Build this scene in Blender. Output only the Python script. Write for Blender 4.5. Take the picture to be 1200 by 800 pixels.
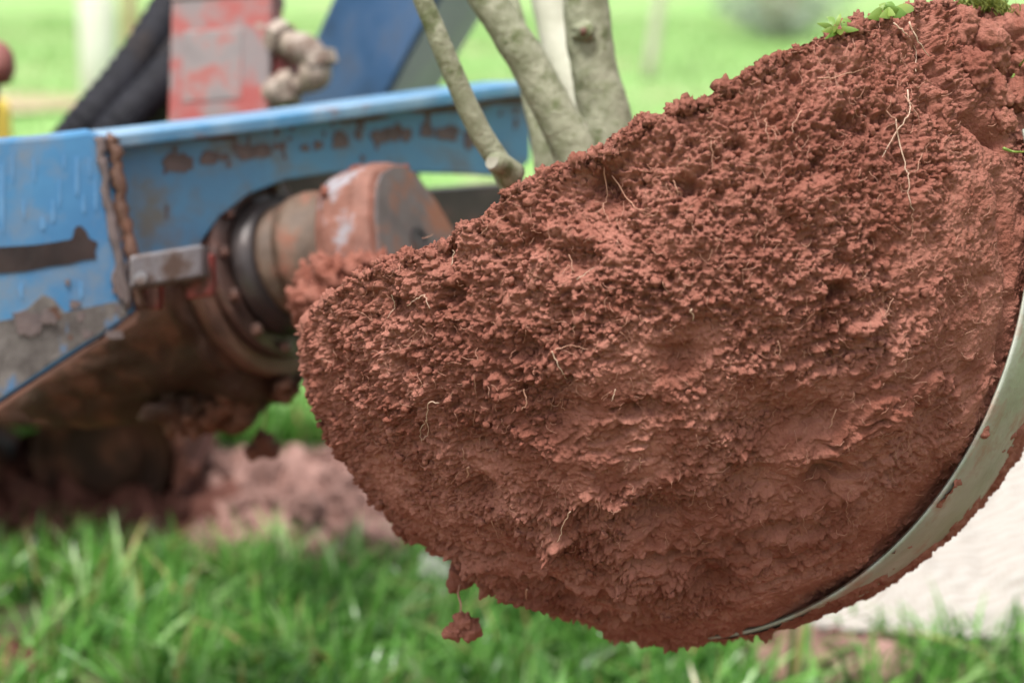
import bpy, bmesh, math, random
import numpy as np
from mathutils import Vector, Matrix

random.seed(7)
RNG = np.random.default_rng(11)
for o in list(bpy.data.objects):
    bpy.data.objects.remove(o)
scene = bpy.context.scene
COL = scene.collection

# ------------------------------------------------------------------ camera
CAM_H = 1.25
PITCH = math.radians(12.0)
LENS = 70.0
K = 36.0 / LENS
C = Vector((0, 0, CAM_H))
RT = Vector((1, 0, 0))
FW = Vector((0, math.cos(PITCH), -math.sin(PITCH)))
UP = Vector((0, math.sin(PITCH), math.cos(PITCH)))
cam_d = bpy.data.cameras.new('camera')
cam = bpy.data.objects.new('camera', cam_d)
COL.objects.link(cam)
cam.location = C
cam.rotation_euler = (math.pi / 2 - PITCH, 0, 0)
cam_d.lens = LENS
cam_d.sensor_width = 36
cam_d.clip_start = 0.05
cam_d.clip_end = 2000
cam_d.dof.use_dof = True
cam_d.dof.focus_distance = 1.80
cam_d.dof.aperture_fstop = 3.2
scene.camera = cam

# ------------------------------------------------------------------ sky, sun, exposure
SUN_EL, SUN_AZ = math.radians(72), math.radians(-150)    # azimuth clockwise from +Y: behind the camera, to the left
world = bpy.data.worlds.new('World')
scene.world = world
world.use_nodes = True
nt = world.node_tree
nt.nodes.clear()
sky = nt.nodes.new('ShaderNodeTexSky')
sky.sky_type = 'NISHITA'
sky.sun_disc = False
sky.sun_elevation = SUN_EL
sky.sun_rotation = SUN_AZ
sky.air_density = 1.0
sky.dust_density = 4.0
hs = nt.nodes.new('ShaderNodeHueSaturation')
hs.inputs['Saturation'].default_value = 0.22
bg = nt.nodes.new('ShaderNodeBackground')
bg.inputs['Strength'].default_value = 0.09
wo = nt.nodes.new('ShaderNodeOutputWorld')
nt.links.new(sky.outputs[0], hs.inputs['Color'])
nt.links.new(hs.outputs[0], bg.inputs['Color'])
nt.links.new(bg.outputs[0], wo.inputs['Surface'])
sun_d = bpy.data.lights.new('sun', 'SUN')
sun_d.energy = 1.5
sun_d.angle = math.radians(10)
sun_d.color = (1.0, 0.96, 0.9)
sun = bpy.data.objects.new('sun', sun_d)
COL.objects.link(sun)
sdir = Vector((math.sin(SUN_AZ) * math.cos(SUN_EL), math.cos(SUN_AZ) * math.cos(SUN_EL), math.sin(SUN_EL)))
sun.rotation_euler = sdir.to_track_quat('Z', 'Y').to_euler()
scene.view_settings.view_transform = 'Standard'
scene.view_settings.look = 'None'
scene.view_settings.gamma = 1
scene.view_settings.exposure = 1.65

# ------------------------------------------------------------------ helpers: places
def ray(px, py):
    return FW + RT * ((px - 600) / 1200 * K) + UP * ((400 - py) / 1200 * K)
def at(px, py, d):
    return C + ray(px, py) * d
def gnd(px, py, z=0.0):
    v = ray(px, py)
    return C + v * ((z - CAM_H) / v.z)
def on_plane(px, py, pl):
    p0, n = pl
    v = ray(px, py)
    return C + v * ((p0 - C).dot(n) / v.dot(n))
def plane3(a, b, c):
    n = (b - a).cross(c - a).normalized()
    if n.dot(FW) > 0: n = -n           # faces the camera side
    return (a, n)

# ------------------------------------------------------------------ helpers: objects
WORLD_LOC = {}
def tag(o, label=None, cat=None, group=None, kind=None):
    if label: o['label'] = label
    if cat: o['category'] = cat
    if group: o['group'] = group
    if kind: o['kind'] = kind
    return o
def empty(name, loc, label=None, cat=None, group=None):
    o = bpy.data.objects.new(name, None)
    COL.objects.link(o)
    o.location = loc
    o.empty_display_size = 0.05
    WORLD_LOC[o.name] = Vector(loc)
    return tag(o, label, cat, group)
def link_mesh(name, me, parent, origin):
    o = bpy.data.objects.new(name, me)
    COL.objects.link(o)
    pl = WORLD_LOC[parent.name] if parent else Vector((0, 0, 0))
    o.location = Vector(origin) - pl
    if parent: o.parent = parent
    WORLD_LOC[o.name] = Vector(origin)
    return o
def obj(name, verts, faces, mat, parent=None, smooth=False, bevel=0.0, base=False):
    V = np.array([tuple(v) for v in verts], dtype=np.float64)
    lo, hi = V.min(0), V.max(0)
    org = (lo + hi) / 2
    if base: org[2] = lo[2]
    me = bpy.data.meshes.new(name)
    me.from_pydata([tuple(v) for v in (V - org)], [], faces)
    bm = bmesh.new(); bm.from_mesh(me)
    bmesh.ops.recalc_face_normals(bm, faces=bm.faces)
    bm.to_mesh(me); bm.free()
    if smooth: me.polygons.foreach_set('use_smooth', [True] * len(me.polygons))
    me.materials.append(mat)
    o = link_mesh(name, me, parent, org)
    if bevel:
        m = o.modifiers.new('bevel', 'BEVEL'); m.width = bevel; m.segments = 2; m.limit_method = 'ANGLE'
    return o
def np_obj(name, V, F, mat, parent=None, smooth=True, origin=None, attrs=None):
    """fast mesh from numpy: F is (n,3) or (n,4) or a list of such arrays"""
    if not isinstance(F, list): F = [F]
    org = np.array(origin if origin is not None else (0, 0, 0), dtype=np.float64)
    me = bpy.data.meshes.new(name)
    me.vertices.add(len(V))
    me.vertices.foreach_set('co', (V - org).astype(np.float32).ravel())
    loops = np.concatenate([f.ravel() for f in F]).astype(np.int32)
    totals = np.concatenate([np.full(len(f), f.shape[1]) for f in F]).astype(np.int32)
    starts = np.concatenate([[0], np.cumsum(totals)[:-1]]).astype(np.int32)
    me.loops.add(len(loops)); me.loops.foreach_set('vertex_index', loops)
    me.polygons.add(len(totals))
    me.polygons.foreach_set('loop_start', starts)
    me.update(calc_edges=True)
    me.polygons.foreach_set('use_smooth', np.full(len(totals), smooth))
    for k, a in (attrs or {}).items():
        at_ = me.attributes.new(k, 'FLOAT', 'POINT')
        at_.data.foreach_set('value', a.astype(np.float32))
    me.validate()
    me.materials.append(mat)
    return link_mesh(name, me, parent, org)

# ------------------------------------------------------------------ helpers: shapes -> (verts, faces)
def slab(pts, off):
    n = len(pts); off = Vector(off)
    V = [Vector(p) for p in pts] + [Vector(p) + off for p in pts]
    F = [tuple(range(n)), tuple(range(2 * n - 1, n - 1, -1))]
    F += [(i, (i + 1) % n, n + (i + 1) % n, n + i) for i in range(n)]
    return V, F
def frame_of(ax):
    ax = Vector(ax).normalized()
    h = Vector((0, 0, 1)) if abs(ax.z) < 0.9 else Vector((1, 0, 0))
    e1 = (h - ax * h.dot(ax)).normalized()
    return ax, e1, ax.cross(e1)
def lathe(o, ax, prof, seg=40, closed=True):
    ax, e1, e2 = frame_of(ax); V = []; F = []
    for s, r in prof:
        for k in range(seg):
            a = 2 * math.pi * k / seg
            V.append(Vector(o) + ax * s + (e1 * math.cos(a) + e2 * math.sin(a)) * r)
    for i in range(len(prof) - 1):
        for k in range(seg):
            k2 = (k + 1) % seg
            F.append((i * seg + k, i * seg + k2, (i + 1) * seg + k2, (i + 1) * seg + k))
    if closed:
        F.append(tuple(range(seg - 1, -1, -1)))
        F.append(tuple(range((len(prof) - 1) * seg, len(prof) * seg)))
    return V, F
def tube(P, R, seg=8):
    P = [Vector(p) for p in P]; n = len(P)
    if not hasattr(R, '__len__'): R = [R] * n
    V = []; F = []; e1 = None
    for i in range(n):
        t = (P[min(i + 1, n - 1)] - P[max(i - 1, 0)]).normalized()
        if e1 is None: _, e1, e2 = frame_of(t)
        else:
            e1 = (e1 - t * e1.dot(t)).normalized(); e2 = t.cross(e1)
        for k in range(seg):
            a = 2 * math.pi * k / seg
            V.append(P[i] + (e1 * math.cos(a) + e2 * math.sin(a)) * R[i])
    for i in range(n - 1):
        for k in range(seg):
            k2 = (k + 1) % seg
            F.append((i * seg + k, i * seg + k2, (i + 1) * seg + k2, (i + 1) * seg + k))
    F.append(tuple(range(seg - 1, -1, -1))); F.append(tuple(range((n - 1) * seg, n * seg)))
    return V, F
def obox(c, ex, ey, ez):
    c = Vector(c); V = []
    for sx in (-1, 1):
        for sy in (-1, 1):
            for sz in (-1, 1):
                V.append(c + Vector(ex) * sx + Vector(ey) * sy + Vector(ez) * sz)
    F = [(0, 1, 3, 2), (4, 6, 7, 5), (0, 4, 5, 1), (2, 3, 7, 6), (0, 2, 6, 4), (1, 5, 7, 3)]
    return V, F
def catmull(P, n=6):
    P = [Vector(p) for p in P]
    if len(P) < 3:
        return [P[0].lerp(P[-1], i / n) for i in range(n + 1)]
    Q = [P[0] * 2 - P[1]] + P + [P[-1] * 2 - P[-2]]; out = []
    for i in range(1, len(Q) - 2):
        for k in range(n):
            t = k / n
            out.append(0.5 * ((2 * Q[i]) + (Q[i + 1] - Q[i - 1]) * t + (2 * Q[i - 1] - 5 * Q[i] + 4 * Q[i + 1] - Q[i + 2]) * t * t
                              + (-Q[i - 1] + 3 * Q[i] - 3 * Q[i + 1] + Q[i + 2]) * t ** 3))
    out.append(P[-1])
    return out

# ------------------------------------------------------------------ helpers: noise in numpy
def _hash(ix, iy, iz, s):
    h = (ix.astype(np.uint32) * np.uint32(374761393) + iy.astype(np.uint32) * np.uint32(668265263)
         + iz.astype(np.uint32) * np.uint32(2246822519) + np.uint32((s * 3266489917) & 0xffffffff))
    h ^= h >> np.uint32(13); h *= np.uint32(1274126177)
    h ^= h >> np.uint32(16); h *= np.uint32(2654435761)
    h ^= h >> np.uint32(15)
    return h
def _u(h): return (h & np.uint32(0xffffff)).astype(np.float32) / np.float32(16777216.0)
def vnoise(P, s=0):
    """value noise, about -1..1"""
    P = P.astype(np.float32)
    I = np.floor(P); f = P - I; I = I.astype(np.int32)
    f = f * f * f * (f * (f * 6 - 15) + 10)
    out = np.zeros(len(P), np.float32)
    for dx in (0, 1):
        wx = f[:, 0] if dx else 1 - f[:, 0]
        for dy in (0, 1):
            wy = wx * (f[:, 1] if dy else 1 - f[:, 1])
            for dz in (0, 1):
                w = wy * (f[:, 2] if dz else 1 - f[:, 2])
                out += w * _u(_hash(I[:, 0] + dx, I[:, 1] + dy, I[:, 2] + dz, s))
    return out * 2 - 1
def fbm(P, s=0, octv=3, g=0.5):
    o = 0; a = 1.0; t = 0
    for k in range(octv):
        o = o + a * vnoise(P * (2.03 ** k) + 17.3 * k, s + k * 7); t += a; a *= g
    return o / t
def bumps(P, cell, s=0, rmin=0.3, rmax=0.7, off=0.25, keep=1.0):
    """highest dome over each point of jittered balls, one per cell; returns height in metres"""
    Q = (P / cell).astype(np.float32)
    I = np.floor(Q - 0.5).astype(np.int32)
    best = np.zeros(len(P), np.float32)
    for dx in (0, 1):
        for dy in (0, 1):
            for dz in (0, 1):
                ix, iy, iz = I[:, 0] + dx, I[:, 1] + dy, I[:, 2] + dz
                h = _hash(ix, iy, iz, s)
                j1 = _u(h) - 0.5; j2 = _u(h * np.uint32(747796405) + np.uint32(1)) - 0.5
                h2 = h * np.uint32(2891336453) + np.uint32(12345); h2 ^= h2 >> np.uint32(14)
                j3 = _u(h2) - 0.5
                h3 = h2 * np.uint32(277803737); h3 ^= h3 >> np.uint32(15)
                r = rmin + (rmax - rmin) * _u(h3)
                h4 = h3 * np.uint32(1103515245) + np.uint32(777); h4 ^= h4 >> np.uint32(13)
                k = _u(h4)
                d2 = (Q[:, 0] - ix - 0.5 - 0.5 * j1) ** 2 + (Q[:, 1] - iy - 0.5 - 0.5 * j2) ** 2 + (Q[:, 2] - iz - 0.5 - 0.5 * j3) ** 2
                v = np.where((d2 < r * r) & (k < keep), np.sqrt(np.maximum(r * r - d2, 0)) + off * (k / keep - 0.5), 0)
                np.maximum(best, v, out=best)
    return best * cell
def sstep(a, b, x):
    t = np.clip((x - a) / (b - a), 0, 1)
    return t * t * (3 - 2 * t)

# ------------------------------------------------------------------ materials
def new_mat(name):
    m = bpy.data.materials.new(name); m.use_nodes = True
    t = m.node_tree
    return m, t, t.nodes['Principled BSDF']
def N(t, kind, **kw):
    n = t.nodes.new(kind)
    for k, v in kw.items():
        if k in n.inputs.keys(): n.inputs[k].default_value = v
        else: setattr(n, k, v)
    return n
def noise_fac(t, scale, detail=4, rough=0.6, lo=0.35, hi=0.65, vec=None, stretch=None, coord='Object'):
    tc = N(t, 'ShaderNodeTexCoord')
    src = tc.outputs[coord]
    if stretch:
        mp = N(t, 'ShaderNodeMapping'); mp.inputs['Scale'].default_value = stretch
        t.links.new(src, mp.inputs['Vector']); src = mp.outputs[0]
    n = N(t, 'ShaderNodeTexNoise'); n.inputs['Scale'].default_value = scale
    n.inputs['Detail'].default_value = detail; n.inputs['Roughness'].default_value = rough
    t.links.new(src, n.inputs['Vector'])
    mr = N(t, 'ShaderNodeMapRange'); mr.inputs['From Min'].default_value = lo; mr.inputs['From Max'].default_value = hi
    t.links.new(n.outputs['Fac'], mr.inputs['Value'])
    return mr.outputs[0], n.outputs['Fac']
def mix(t, fac, a, b):
    m = N(t, 'ShaderNodeMix', data_type='RGBA')
    t.links.new(fac, m.inputs['Factor'])
    for s, v in (('A', a), ('B', b)):
        i = [x for x in m.inputs if x.name == s and x.type == 'RGBA'][0]
        if isinstance(v, tuple): i.default_value = (*v, 1)
        else: t.links.new(v, i)
    return [x for x in m.outputs if x.type == 'RGBA'][0]
G_ALB = 0.78
def dim(c): return tuple(x * G_ALB for x in c)
def surf(name, c1, c2, scale=8, rough=0.8, bump=0.3, bscale=60, metal=0.0, c3=None, s3=3, lo3=0.55, hi3=0.65, spec=0.5,
         rough3=None, bdist=0.004, stretch3=None, coat=0.0):
    m, t, p = new_mat(name)
    c1, c2 = dim(c1), dim(c2)
    if c3: c3 = dim(c3)
    f, _ = noise_fac(t, scale)
    col = mix(t, f, c1, c2)
    if c3:
        f3, _ = noise_fac(t, s3, 6, 0.65, lo3, hi3, stretch=stretch3)
        col = mix(t, f3, col, c3)
        mr = N(t, 'ShaderNodeMapRange'); mr.inputs['To Min'].default_value = rough
        mr.inputs['To Max'].default_value = rough3 if rough3 is not None else 0.9
        t.links.new(f3, mr.inputs['Value']); t.links.new(mr.outputs[0], p.inputs['Roughness'])
    else: p.inputs['Roughness'].default_value = rough
    t.links.new(col, p.inputs['Base Color'])
    p.inputs['Metallic'].default_value = metal
    p.inputs['Specular IOR Level'].default_value = spec
    p.inputs['Coat Weight'].default_value = coat
    if bump:
        _, n = noise_fac(t, bscale, 5, 0.65)
        b = N(t, 'ShaderNodeBump'); b.inputs['Strength'].default_value = bump; b.inputs['Distance'].default_value = bdist
        t.links.new(n, b.inputs['Height']); t.links.new(b.outputs[0], p.inputs['Normal'])
    return m
M = {}
M['soil'] = surf('red_soil', (0.295, 0.100, 0.067), (0.50, 0.212, 0.158), 24, 0.92, 1.0, 330, c3=(0.235, 0.072, 0.047), s3=6, lo3=0.50, hi3=0.68, spec=0.2, bdist=0.004)
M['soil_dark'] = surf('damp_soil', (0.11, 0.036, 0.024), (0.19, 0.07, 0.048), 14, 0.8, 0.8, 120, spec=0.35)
M['soil_skylit'] = surf('skylit_clod_soil', (0.20, 0.095, 0.075), (0.38, 0.22, 0.185), 14, 0.7, 0.7, 90, spec=0.4)  # pinkish soil; its pale tone paints sky light on the clods
M['root'] = surf('root_skin', (0.42, 0.20, 0.13), (0.55, 0.30, 0.21), 60, 0.7, 0.2, 300)
M['root_pale'] = surf('pale_root_skin', (0.58, 0.38, 0.27), (0.70, 0.50, 0.38), 60, 0.7, 0.2, 300)
M['bark'] = surf('grey_green_bark', (0.19, 0.20, 0.115), (0.37, 0.37, 0.26), 34, 0.75, 1.0, 90, c3=(0.13, 0.15, 0.065), s3=28, lo3=0.50, hi3=0.62)
M['bark_pale'] = surf('pale_lichen_bark', (0.40, 0.40, 0.30), (0.52, 0.51, 0.41), 18, 0.75, 0.4, 90)
M['cut_wood'] = surf('cut_wood', (0.22, 0.20, 0.15), (0.32, 0.30, 0.24), 40, 0.8, 0.2, 200)
M['blue'] = surf('blue_paint', (0.060, 0.21, 0.43), (0.085, 0.28, 0.52), 5, 0.42, 0.15, 40, c3=(0.20, 0.25, 0.31), s3=13, lo3=0.46, hi3=0.68, rough3=0.85)
M['blue_beam'] = surf('weathered_blue_paint', (0.095, 0.26, 0.45), (0.13, 0.34, 0.54), 6, 0.45, 0.15, 40, c3=(0.20, 0.20, 0.185), s3=13, lo3=0.46, hi3=0.68, rough3=0.85)
M['blue_top'] = surf('pale_blue_paint', (0.09, 0.29, 0.52), (0.26, 0.41, 0.56), 12, 0.35, 0.2, 40, c3=(0.26, 0.17, 0.15), s3=10, lo3=0.58, hi3=0.68)  # paler blue for the flange, with brown patches
M['blue_deep'] = surf('deep_blue_paint', (0.025, 0.06, 0.12), (0.055, 0.15, 0.32), 5, 0.4, 0.15, 40, c3=(0.06, 0.07, 0.09), s3=5, lo3=0.48, hi3=0.70)
M['blue_grey'] = surf('grey_blue_paint', (0.10, 0.15, 0.22), (0.16, 0.22, 0.30), 5, 0.4, 0.15, 40)
M['scratch'] = surf('scraped_pale_paint', (0.10, 0.28, 0.54), (0.15, 0.34, 0.58), 20, 0.5, 0.1, 80)
M['rust'] = surf('rusty_steel', (0.10, 0.05, 0.035), (0.20, 0.10, 0.07), 12, 0.6, 0.4, 60, metal=0.2, c3=(0.28, 0.12, 0.08), s3=8)
M['dark_steel'] = surf('greasy_dark_steel', (0.035, 0.028, 0.028), (0.075, 0.055, 0.052), 12, 0.38, 0.3, 50, metal=0.3, c3=(0.13, 0.06, 0.045), s3=9)
M['ring'] = surf('oily_rust_ring', (0.06, 0.035, 0.03), (0.15, 0.085, 0.07), 10, 0.35, 0.4, 40, metal=0.3, c3=(0.23, 0.11, 0.085), s3=9, lo3=0.5, hi3=0.62)
M['casing'] = surf('mud_caked_casing', (0.045, 0.022, 0.015), (0.10, 0.046, 0.03), 9, 0.65, 0.9, 30, c3=(0.22, 0.09, 0.058), s3=8, lo3=0.47, hi3=0.66, bdist=0.01, spec=0.2)  # mud brown, darkened further for the shade under the beam
M['lug_face'] = surf('worn_steel_face', (0.09, 0.07, 0.068), (0.19, 0.155, 0.15), 9, 0.55, 0.3, 60, metal=0.2, c3=(0.27, 0.12, 0.075), s3=12, lo3=0.49, hi3=0.60)
M['lug_mud'] = surf('mud_smeared_steel_glints', (0.17, 0.066, 0.043), (0.30, 0.125, 0.088), 24, 0.7, 1.0, 45, c3=(0.36, 0.335, 0.36), s3=13, lo3=0.51, hi3=0.60, rough3=0.3)  # mud brown; pale grey-blue patches paint metallic highlights
M['drum'] = surf('tan_steel_drum', (0.09, 0.056, 0.038), (0.19, 0.12, 0.08), 14, 0.65, 0.7, 60, c3=(0.25, 0.10, 0.065), s3=13, lo3=0.48, hi3=0.6)
M['bar_steel'] = surf('scraped_grey_bar', (0.17, 0.16, 0.175), (0.30, 0.285, 0.30), 12, 0.4, 0.2, 60, metal=0.3, c3=(0.12, 0.075, 0.06), s3=14, lo3=0.48, hi3=0.6)
M['red'] = surf('red_paint', (0.34, 0.035, 0.03), (0.44, 0.09, 0.075), 14, 0.5, 0.2, 60, c3=(0.13, 0.06, 0.045), s3=18, lo3=0.47, hi3=0.6)
M['red_faded'] = surf('faded_red_paint', (0.42, 0.09, 0.08), (0.38, 0.18, 0.17), 18, 0.5, 0.2, 60, c3=(0.29, 0.24, 0.24), s3=17, lo3=0.42, hi3=0.56)
M['grey_plate'] = surf('worn_grey_plate', (0.24, 0.20, 0.20), (0.36, 0.31, 0.30), 16, 0.5, 0.2, 60, c3=(0.42, 0.15, 0.135), s3=16, lo3=0.48, hi3=0.58)
M['beige'] = surf('beige_fitting', (0.30, 0.23, 0.18), (0.46, 0.39, 0.33), 22, 0.5, 0.3, 60, c3=(0.17, 0.11, 0.085), s3=20, lo3=0.48, hi3=0.62)
M['rubber'] = surf('black_hose_rubber', (0.008, 0.008, 0.012), (0.02, 0.02, 0.028), 20, 0.7, 0.6, 90, c3=(0.035, 0.027, 0.025), s3=8, spec=0.2)
M['yellow'] = surf('yellow_paint', (0.75, 0.52, 0.05), (0.8, 0.6, 0.1), 8, 0.5, 0.1, 40)
M['knob'] = surf('brown_red_knob', (0.20, 0.05, 0.04), (0.32, 0.12, 0.10), 18, 0.5, 0.2, 60)
M['mud_stain'] = surf('dried_mud_stain', (0.13, 0.10, 0.10), (0.20, 0.15, 0.145), 25, 0.9, 0.5, 90)
M['spade'] = surf('olive_grey_spade_steel', (0.31, 0.34, 0.26), (0.47, 0.48, 0.42), 14, 0.45, 0.4, 60, metal=0.2, c3=(0.36, 0.18, 0.125), s3=13, lo3=0.50, hi3=0.66)
M['hessian'] = None

def grass_mat(name, stops, rough=0.45, trans=0.35, val=1.0):
    m, t, p = new_mat(name)
    stops = [(p_, dim(c_)) for p_, c_ in stops]
    a = N(t, 'ShaderNodeAttribute'); a.attribute_name = 'tint'
    r = N(t, 'ShaderNodeValToRGB')
    e = r.color_ramp.elements
    while len(e) > 1: e.remove(e[-1])
    e[0].position = stops[0][0]; e[0].color = (*stops[0][1], 1)
    for pos, c in stops[1:]:
        x = e.new(pos); x.color = (*c, 1)
    t.links.new(a.outputs['Fac'], r.inputs['Fac'])
    t.links.new(r.outputs[0], p.inputs['Base Color'])
    p.inputs['Roughness'].default_value = rough
    tr = N(t, 'ShaderNodeBsdfTranslucent')
    t.links.new(r.outputs[0], tr.inputs['Color'])
    ms = N(t, 'ShaderNodeMixShader'); ms.inputs[0].default_value = trans
    t.links.new(p.outputs[0], ms.inputs[1]); t.links.new(tr.outputs[0], ms.inputs[2])
    t.links.new(ms.outputs[0], t.nodes['Material Output'].inputs['Surface'])
    return m
GRASS = [(0.0, (0.055, 0.17, 0.03)), (0.35, (0.14, 0.38, 0.06)), (0.7, (0.28, 0.60, 0.12)), (0.88, (0.48, 0.66, 0.30)), (0.93, (0.5, 0.42, 0.14)), (1.0, (0.62, 0.5, 0.26))]
M['grass'] = grass_mat('fresh_grass', GRASS, 0.25)
M['grass_far'] = grass_mat('field_grass', [(0, (0.19, 0.40, 0.085)), (0.6, (0.30, 0.50, 0.16)), (1, (0.48, 0.52, 0.28))], 0.4)
M['leaf'] = grass_mat('weed_leaf', [(0, (0.16, 0.32, 0.05)), (1, (0.36, 0.50, 0.12))], 0.4)
M['moss'] = grass_mat('yellow_green_moss', [(0, (0.09, 0.13, 0.02)), (1, (0.34, 0.36, 0.07))], 0.7)
M['shrub'] = grass_mat('grey_green_foliage', [(0, (0.40, 0.47, 0.37)), (1, (0.56, 0.62, 0.52))], 0.6)

# ------------------------------------------------------------------ ground
def ground_mat():
    m, t, p = new_mat('field_turf')
    f, _ = noise_fac(t, 0.55, 5, 0.65, 0.38, 0.62)
    f2, _ = noise_fac(t, 6, 5, 0.7, 0.35, 0.65)
    c = mix(t, f, (0.155, 0.33, 0.065), (0.28, 0.40, 0.155))
    c2 = mix(t, f2, c, (0.15, 0.30, 0.07))
    f3, _ = noise_fac(t, 0.8, 4, 0.6, 0.54, 0.68)
    c3 = mix(t, f3, c2, (0.30, 0.24, 0.14))
    t.links.new(c3, p.inputs['Base Color'])
    p.inputs['Roughness'].default_value = 0.75
    return m
# one sheet: fine near, reaching the horizon
gx = np.concatenate([[-800, -200, -60], np.linspace(-20, 20, 60), [60, 200, 800]])
gy = np.concatenate([[-800, -100, -20], np.linspace(-3, 45, 90), [80, 200, 900]])
GX, GY = np.meshgrid(gx, gy)
def ground_z(x, y):
    P = np.stack([np.ravel(x) * 0.5, np.ravel(y) * 0.5, np.zeros(np.size(x))], 1)
    w = np.exp(-((np.ravel(y) - 3) / 14.0) ** 2)
    return (0.012 * fbm(P, 5, 2) * (1 - np.exp(-((np.ravel(y) - 4) / 3) ** 2)) * (np.abs(np.ravel(x)) < 25)).reshape(np.shape(x))
V = np.stack([GX.ravel(), GY.ravel(), ground_z(GX, GY).ravel()], 1)
nx, ny = len(gx), len(gy)
I = (np.arange(ny - 1)[:, None] * nx + np.arange(nx - 1)[None, :]).ravel()
g = np_obj('ground', V, np.stack([I, I + 1, I + nx + 1, I + nx], 1), ground_mat())
tag(g, kind='structure')

# ------------------------------------------------------------------ red soil root ball
R0 = 0.40
BC_PX = (792, 295)
tdir = (-ray(*BC_PX)).normalized()
BC = C - tdir * 2.086
a0 = RT * -0.445 + UP * 0.896
A_ = (a0 - tdir * a0.dot(tdir)).normalized()
A_ = (A_ - tdir * 0.012).normalized()           # normal of the flat top of the ball
T_ = (tdir - A_ * tdir.dot(A_)).normalized()     # towards the photographer
B_ = T_.cross(A_).normalized()                   # along the rim
if B_.dot(RT) < 0: B_ = -B_
H_TOP = 127 / 456 * R0 - 0.006
nA, nB, nT, nC = (np.array(v) for v in (A_, B_, T_, BC))

def dirs_of(px, py, Rr=R0):
    """direction from the ball's centre to the point of its surface seen there"""
    v = ray(px, py).normalized(); oc = C - BC
    b = oc.dot(v); c = oc.dot(oc) - Rr * Rr; d = b * b - c
    s = -b - math.sqrt(d) if d > 0 else -b
    return (C + v * s - BC).normalized()

# circle of the spade's cutting edge round the ball
def bvec(x, y, z):
    e_r = (RT - tdir * RT.dot(tdir)).normalized(); e_u = tdir.cross(e_r)
    return (e_r * x + e_u * y + tdir * z)
RI, RO = 0.3955, 0.4008
nb = bvec(0.608, -0.153, -0.779).normalized()      # axis of the circle of the cutting edge
W0 = math.radians(1.8)
g1 = bvec(0.0, -1.0, 0.0); g1 = (g1 - nb * g1.dot(nb)).normalized()      # downwards in the plane of the edge
g2 = nb.cross(g1)
if g2.dot(RT) < 0: g2 = -g2
def on_blade(s, w, rad): return BC + ((g1 * math.cos(s) + g2 * math.sin(s)) * math.cos(W0 + w) + nb * math.sin(W0 + w)) * rad
NLAT = 1150
colat = np.linspace(0.004, math.pi - 0.004, NLAT)
lam = np.concatenate([np.linspace(math.radians(58), math.radians(188), 860, endpoint=False),
                      np.linspace(math.radians(188), math.radians(418), 60, endpoint=False)])
NLAM = len(lam)
CO, LA = np.meshgrid(colat, lam, indexing='ij')
CO = CO.ravel(); LA = LA.ravel()
D = (-np.cos(CO)[:, None] * nB + np.sin(CO)[:, None] * (np.cos(LA)[:, None] * nA + np.sin(LA)[:, None] * nT)).astype(np.float32)
da = D @ nA.astype(np.float32); db = D @ nB.astype(np.float32); dt = D @ nT.astype(np.float32)
# base radius: ball cut by the (slightly domed, lumpy) top
dome = H_TOP + 0.012 * (1 - np.clip(1 - da * da, 0, 1)) + 0.012 * fbm(D * 5, 3, 2) - 0.032 * sstep(0.70, 1.0, db)
rcut = np.where(da > 0.02, dome / np.maximum(da, 0.02), 9.0)
r = np.full(len(D), R0, np.float32)
kk = 0.018
hh = np.clip(0.5 + 0.5 * (rcut - r) / kk, 0, 1)
r = rcut * (1 - hh) + r * hh - kk * hh * (1 - hh)
top_face = sstep(0.02, -0.02, rcut - R0)
low = sstep(0.10, -0.55, da)                              # 0 at the rim .. 1 underneath
bs = np.degrees(np.arctan2(D @ np.array(g2, np.float32), D @ np.array(g1, np.float32)))
bw = np.degrees(np.arcsin(np.clip(D @ np.array(nb, np.float32), -1, 1))) - math.degrees(W0)
near_blade = sstep(-16, -5, bw) * sstep(15, 31, bs) * sstep(125, 108, bs)   # pressed by the spade
bury = sstep(-14, -2, bw) * sstep(34, 20, bs + 5 * fbm(D * 16, 401, 2)) * sstep(-90, -60, bs)    # soil that hides the blade underneath
P = D * r[:, None]
big = 0.006 * fbm(P / 0.20, 21, 2) + 0.006 * fbm(P / 0.06, 31, 3)
# smeared, platy texture: long along the sweep of the spade
S = (P - 0.73 * (P @ nB.astype(np.float32))[:, None] * nB.astype(np.float32)) / 0.030
S = S + 0.55 * np.stack([fbm(P / 0.05, 41, 3), fbm(P / 0.05, 47, 3), fbm(P / 0.05, 49, 3)], 1)
pl = fbm(S, 51, 3)
mask_n = fbm(P / 0.10, 61, 3)
rightsm = np.exp(-(((db - 0.62) / 0.22) ** 2 + ((da + 0.05) / 0.30) ** 2))
smooth_m = np.clip(sstep(-0.10, 0.35, mask_n + 0.75 * (low - 0.50) + 0.40 * rightsm), 0, 1)
crumb = (1 - 0.86 * smooth_m) * (1 - 0.40 * near_blade)
platy = low * (0.3 + 0.7 * sstep(-0.25, 0.25, fbm(P / 0.10, 71, 2)))
h = big * (1 - 0.5 * near_blade)
P = D * (r + h)[:, None]
w1 = np.stack([fbm(P / 0.012, 81, 2), fbm(P / 0.012, 83, 2), fbm(P / 0.012, 87, 2)], 1)
w2 = np.stack([vnoise(P / 0.0032, 181), vnoise(P / 0.0032, 183), vnoise(P / 0.0032, 187)], 1)
warp = w1 * 0.0045
Q2 = P - 0.64 * (P @ nB.astype(np.float32))[:, None] * nB.astype(np.float32) + w1 * 0.006
flake = bumps(Q2, 0.016, 97, 0.3, 0.68, 0.6, 0.75)
clod = bumps(P + w1 * 0.006, 0.030, 91, 0.3, 0.68, 0.3, 0.45)
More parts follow.
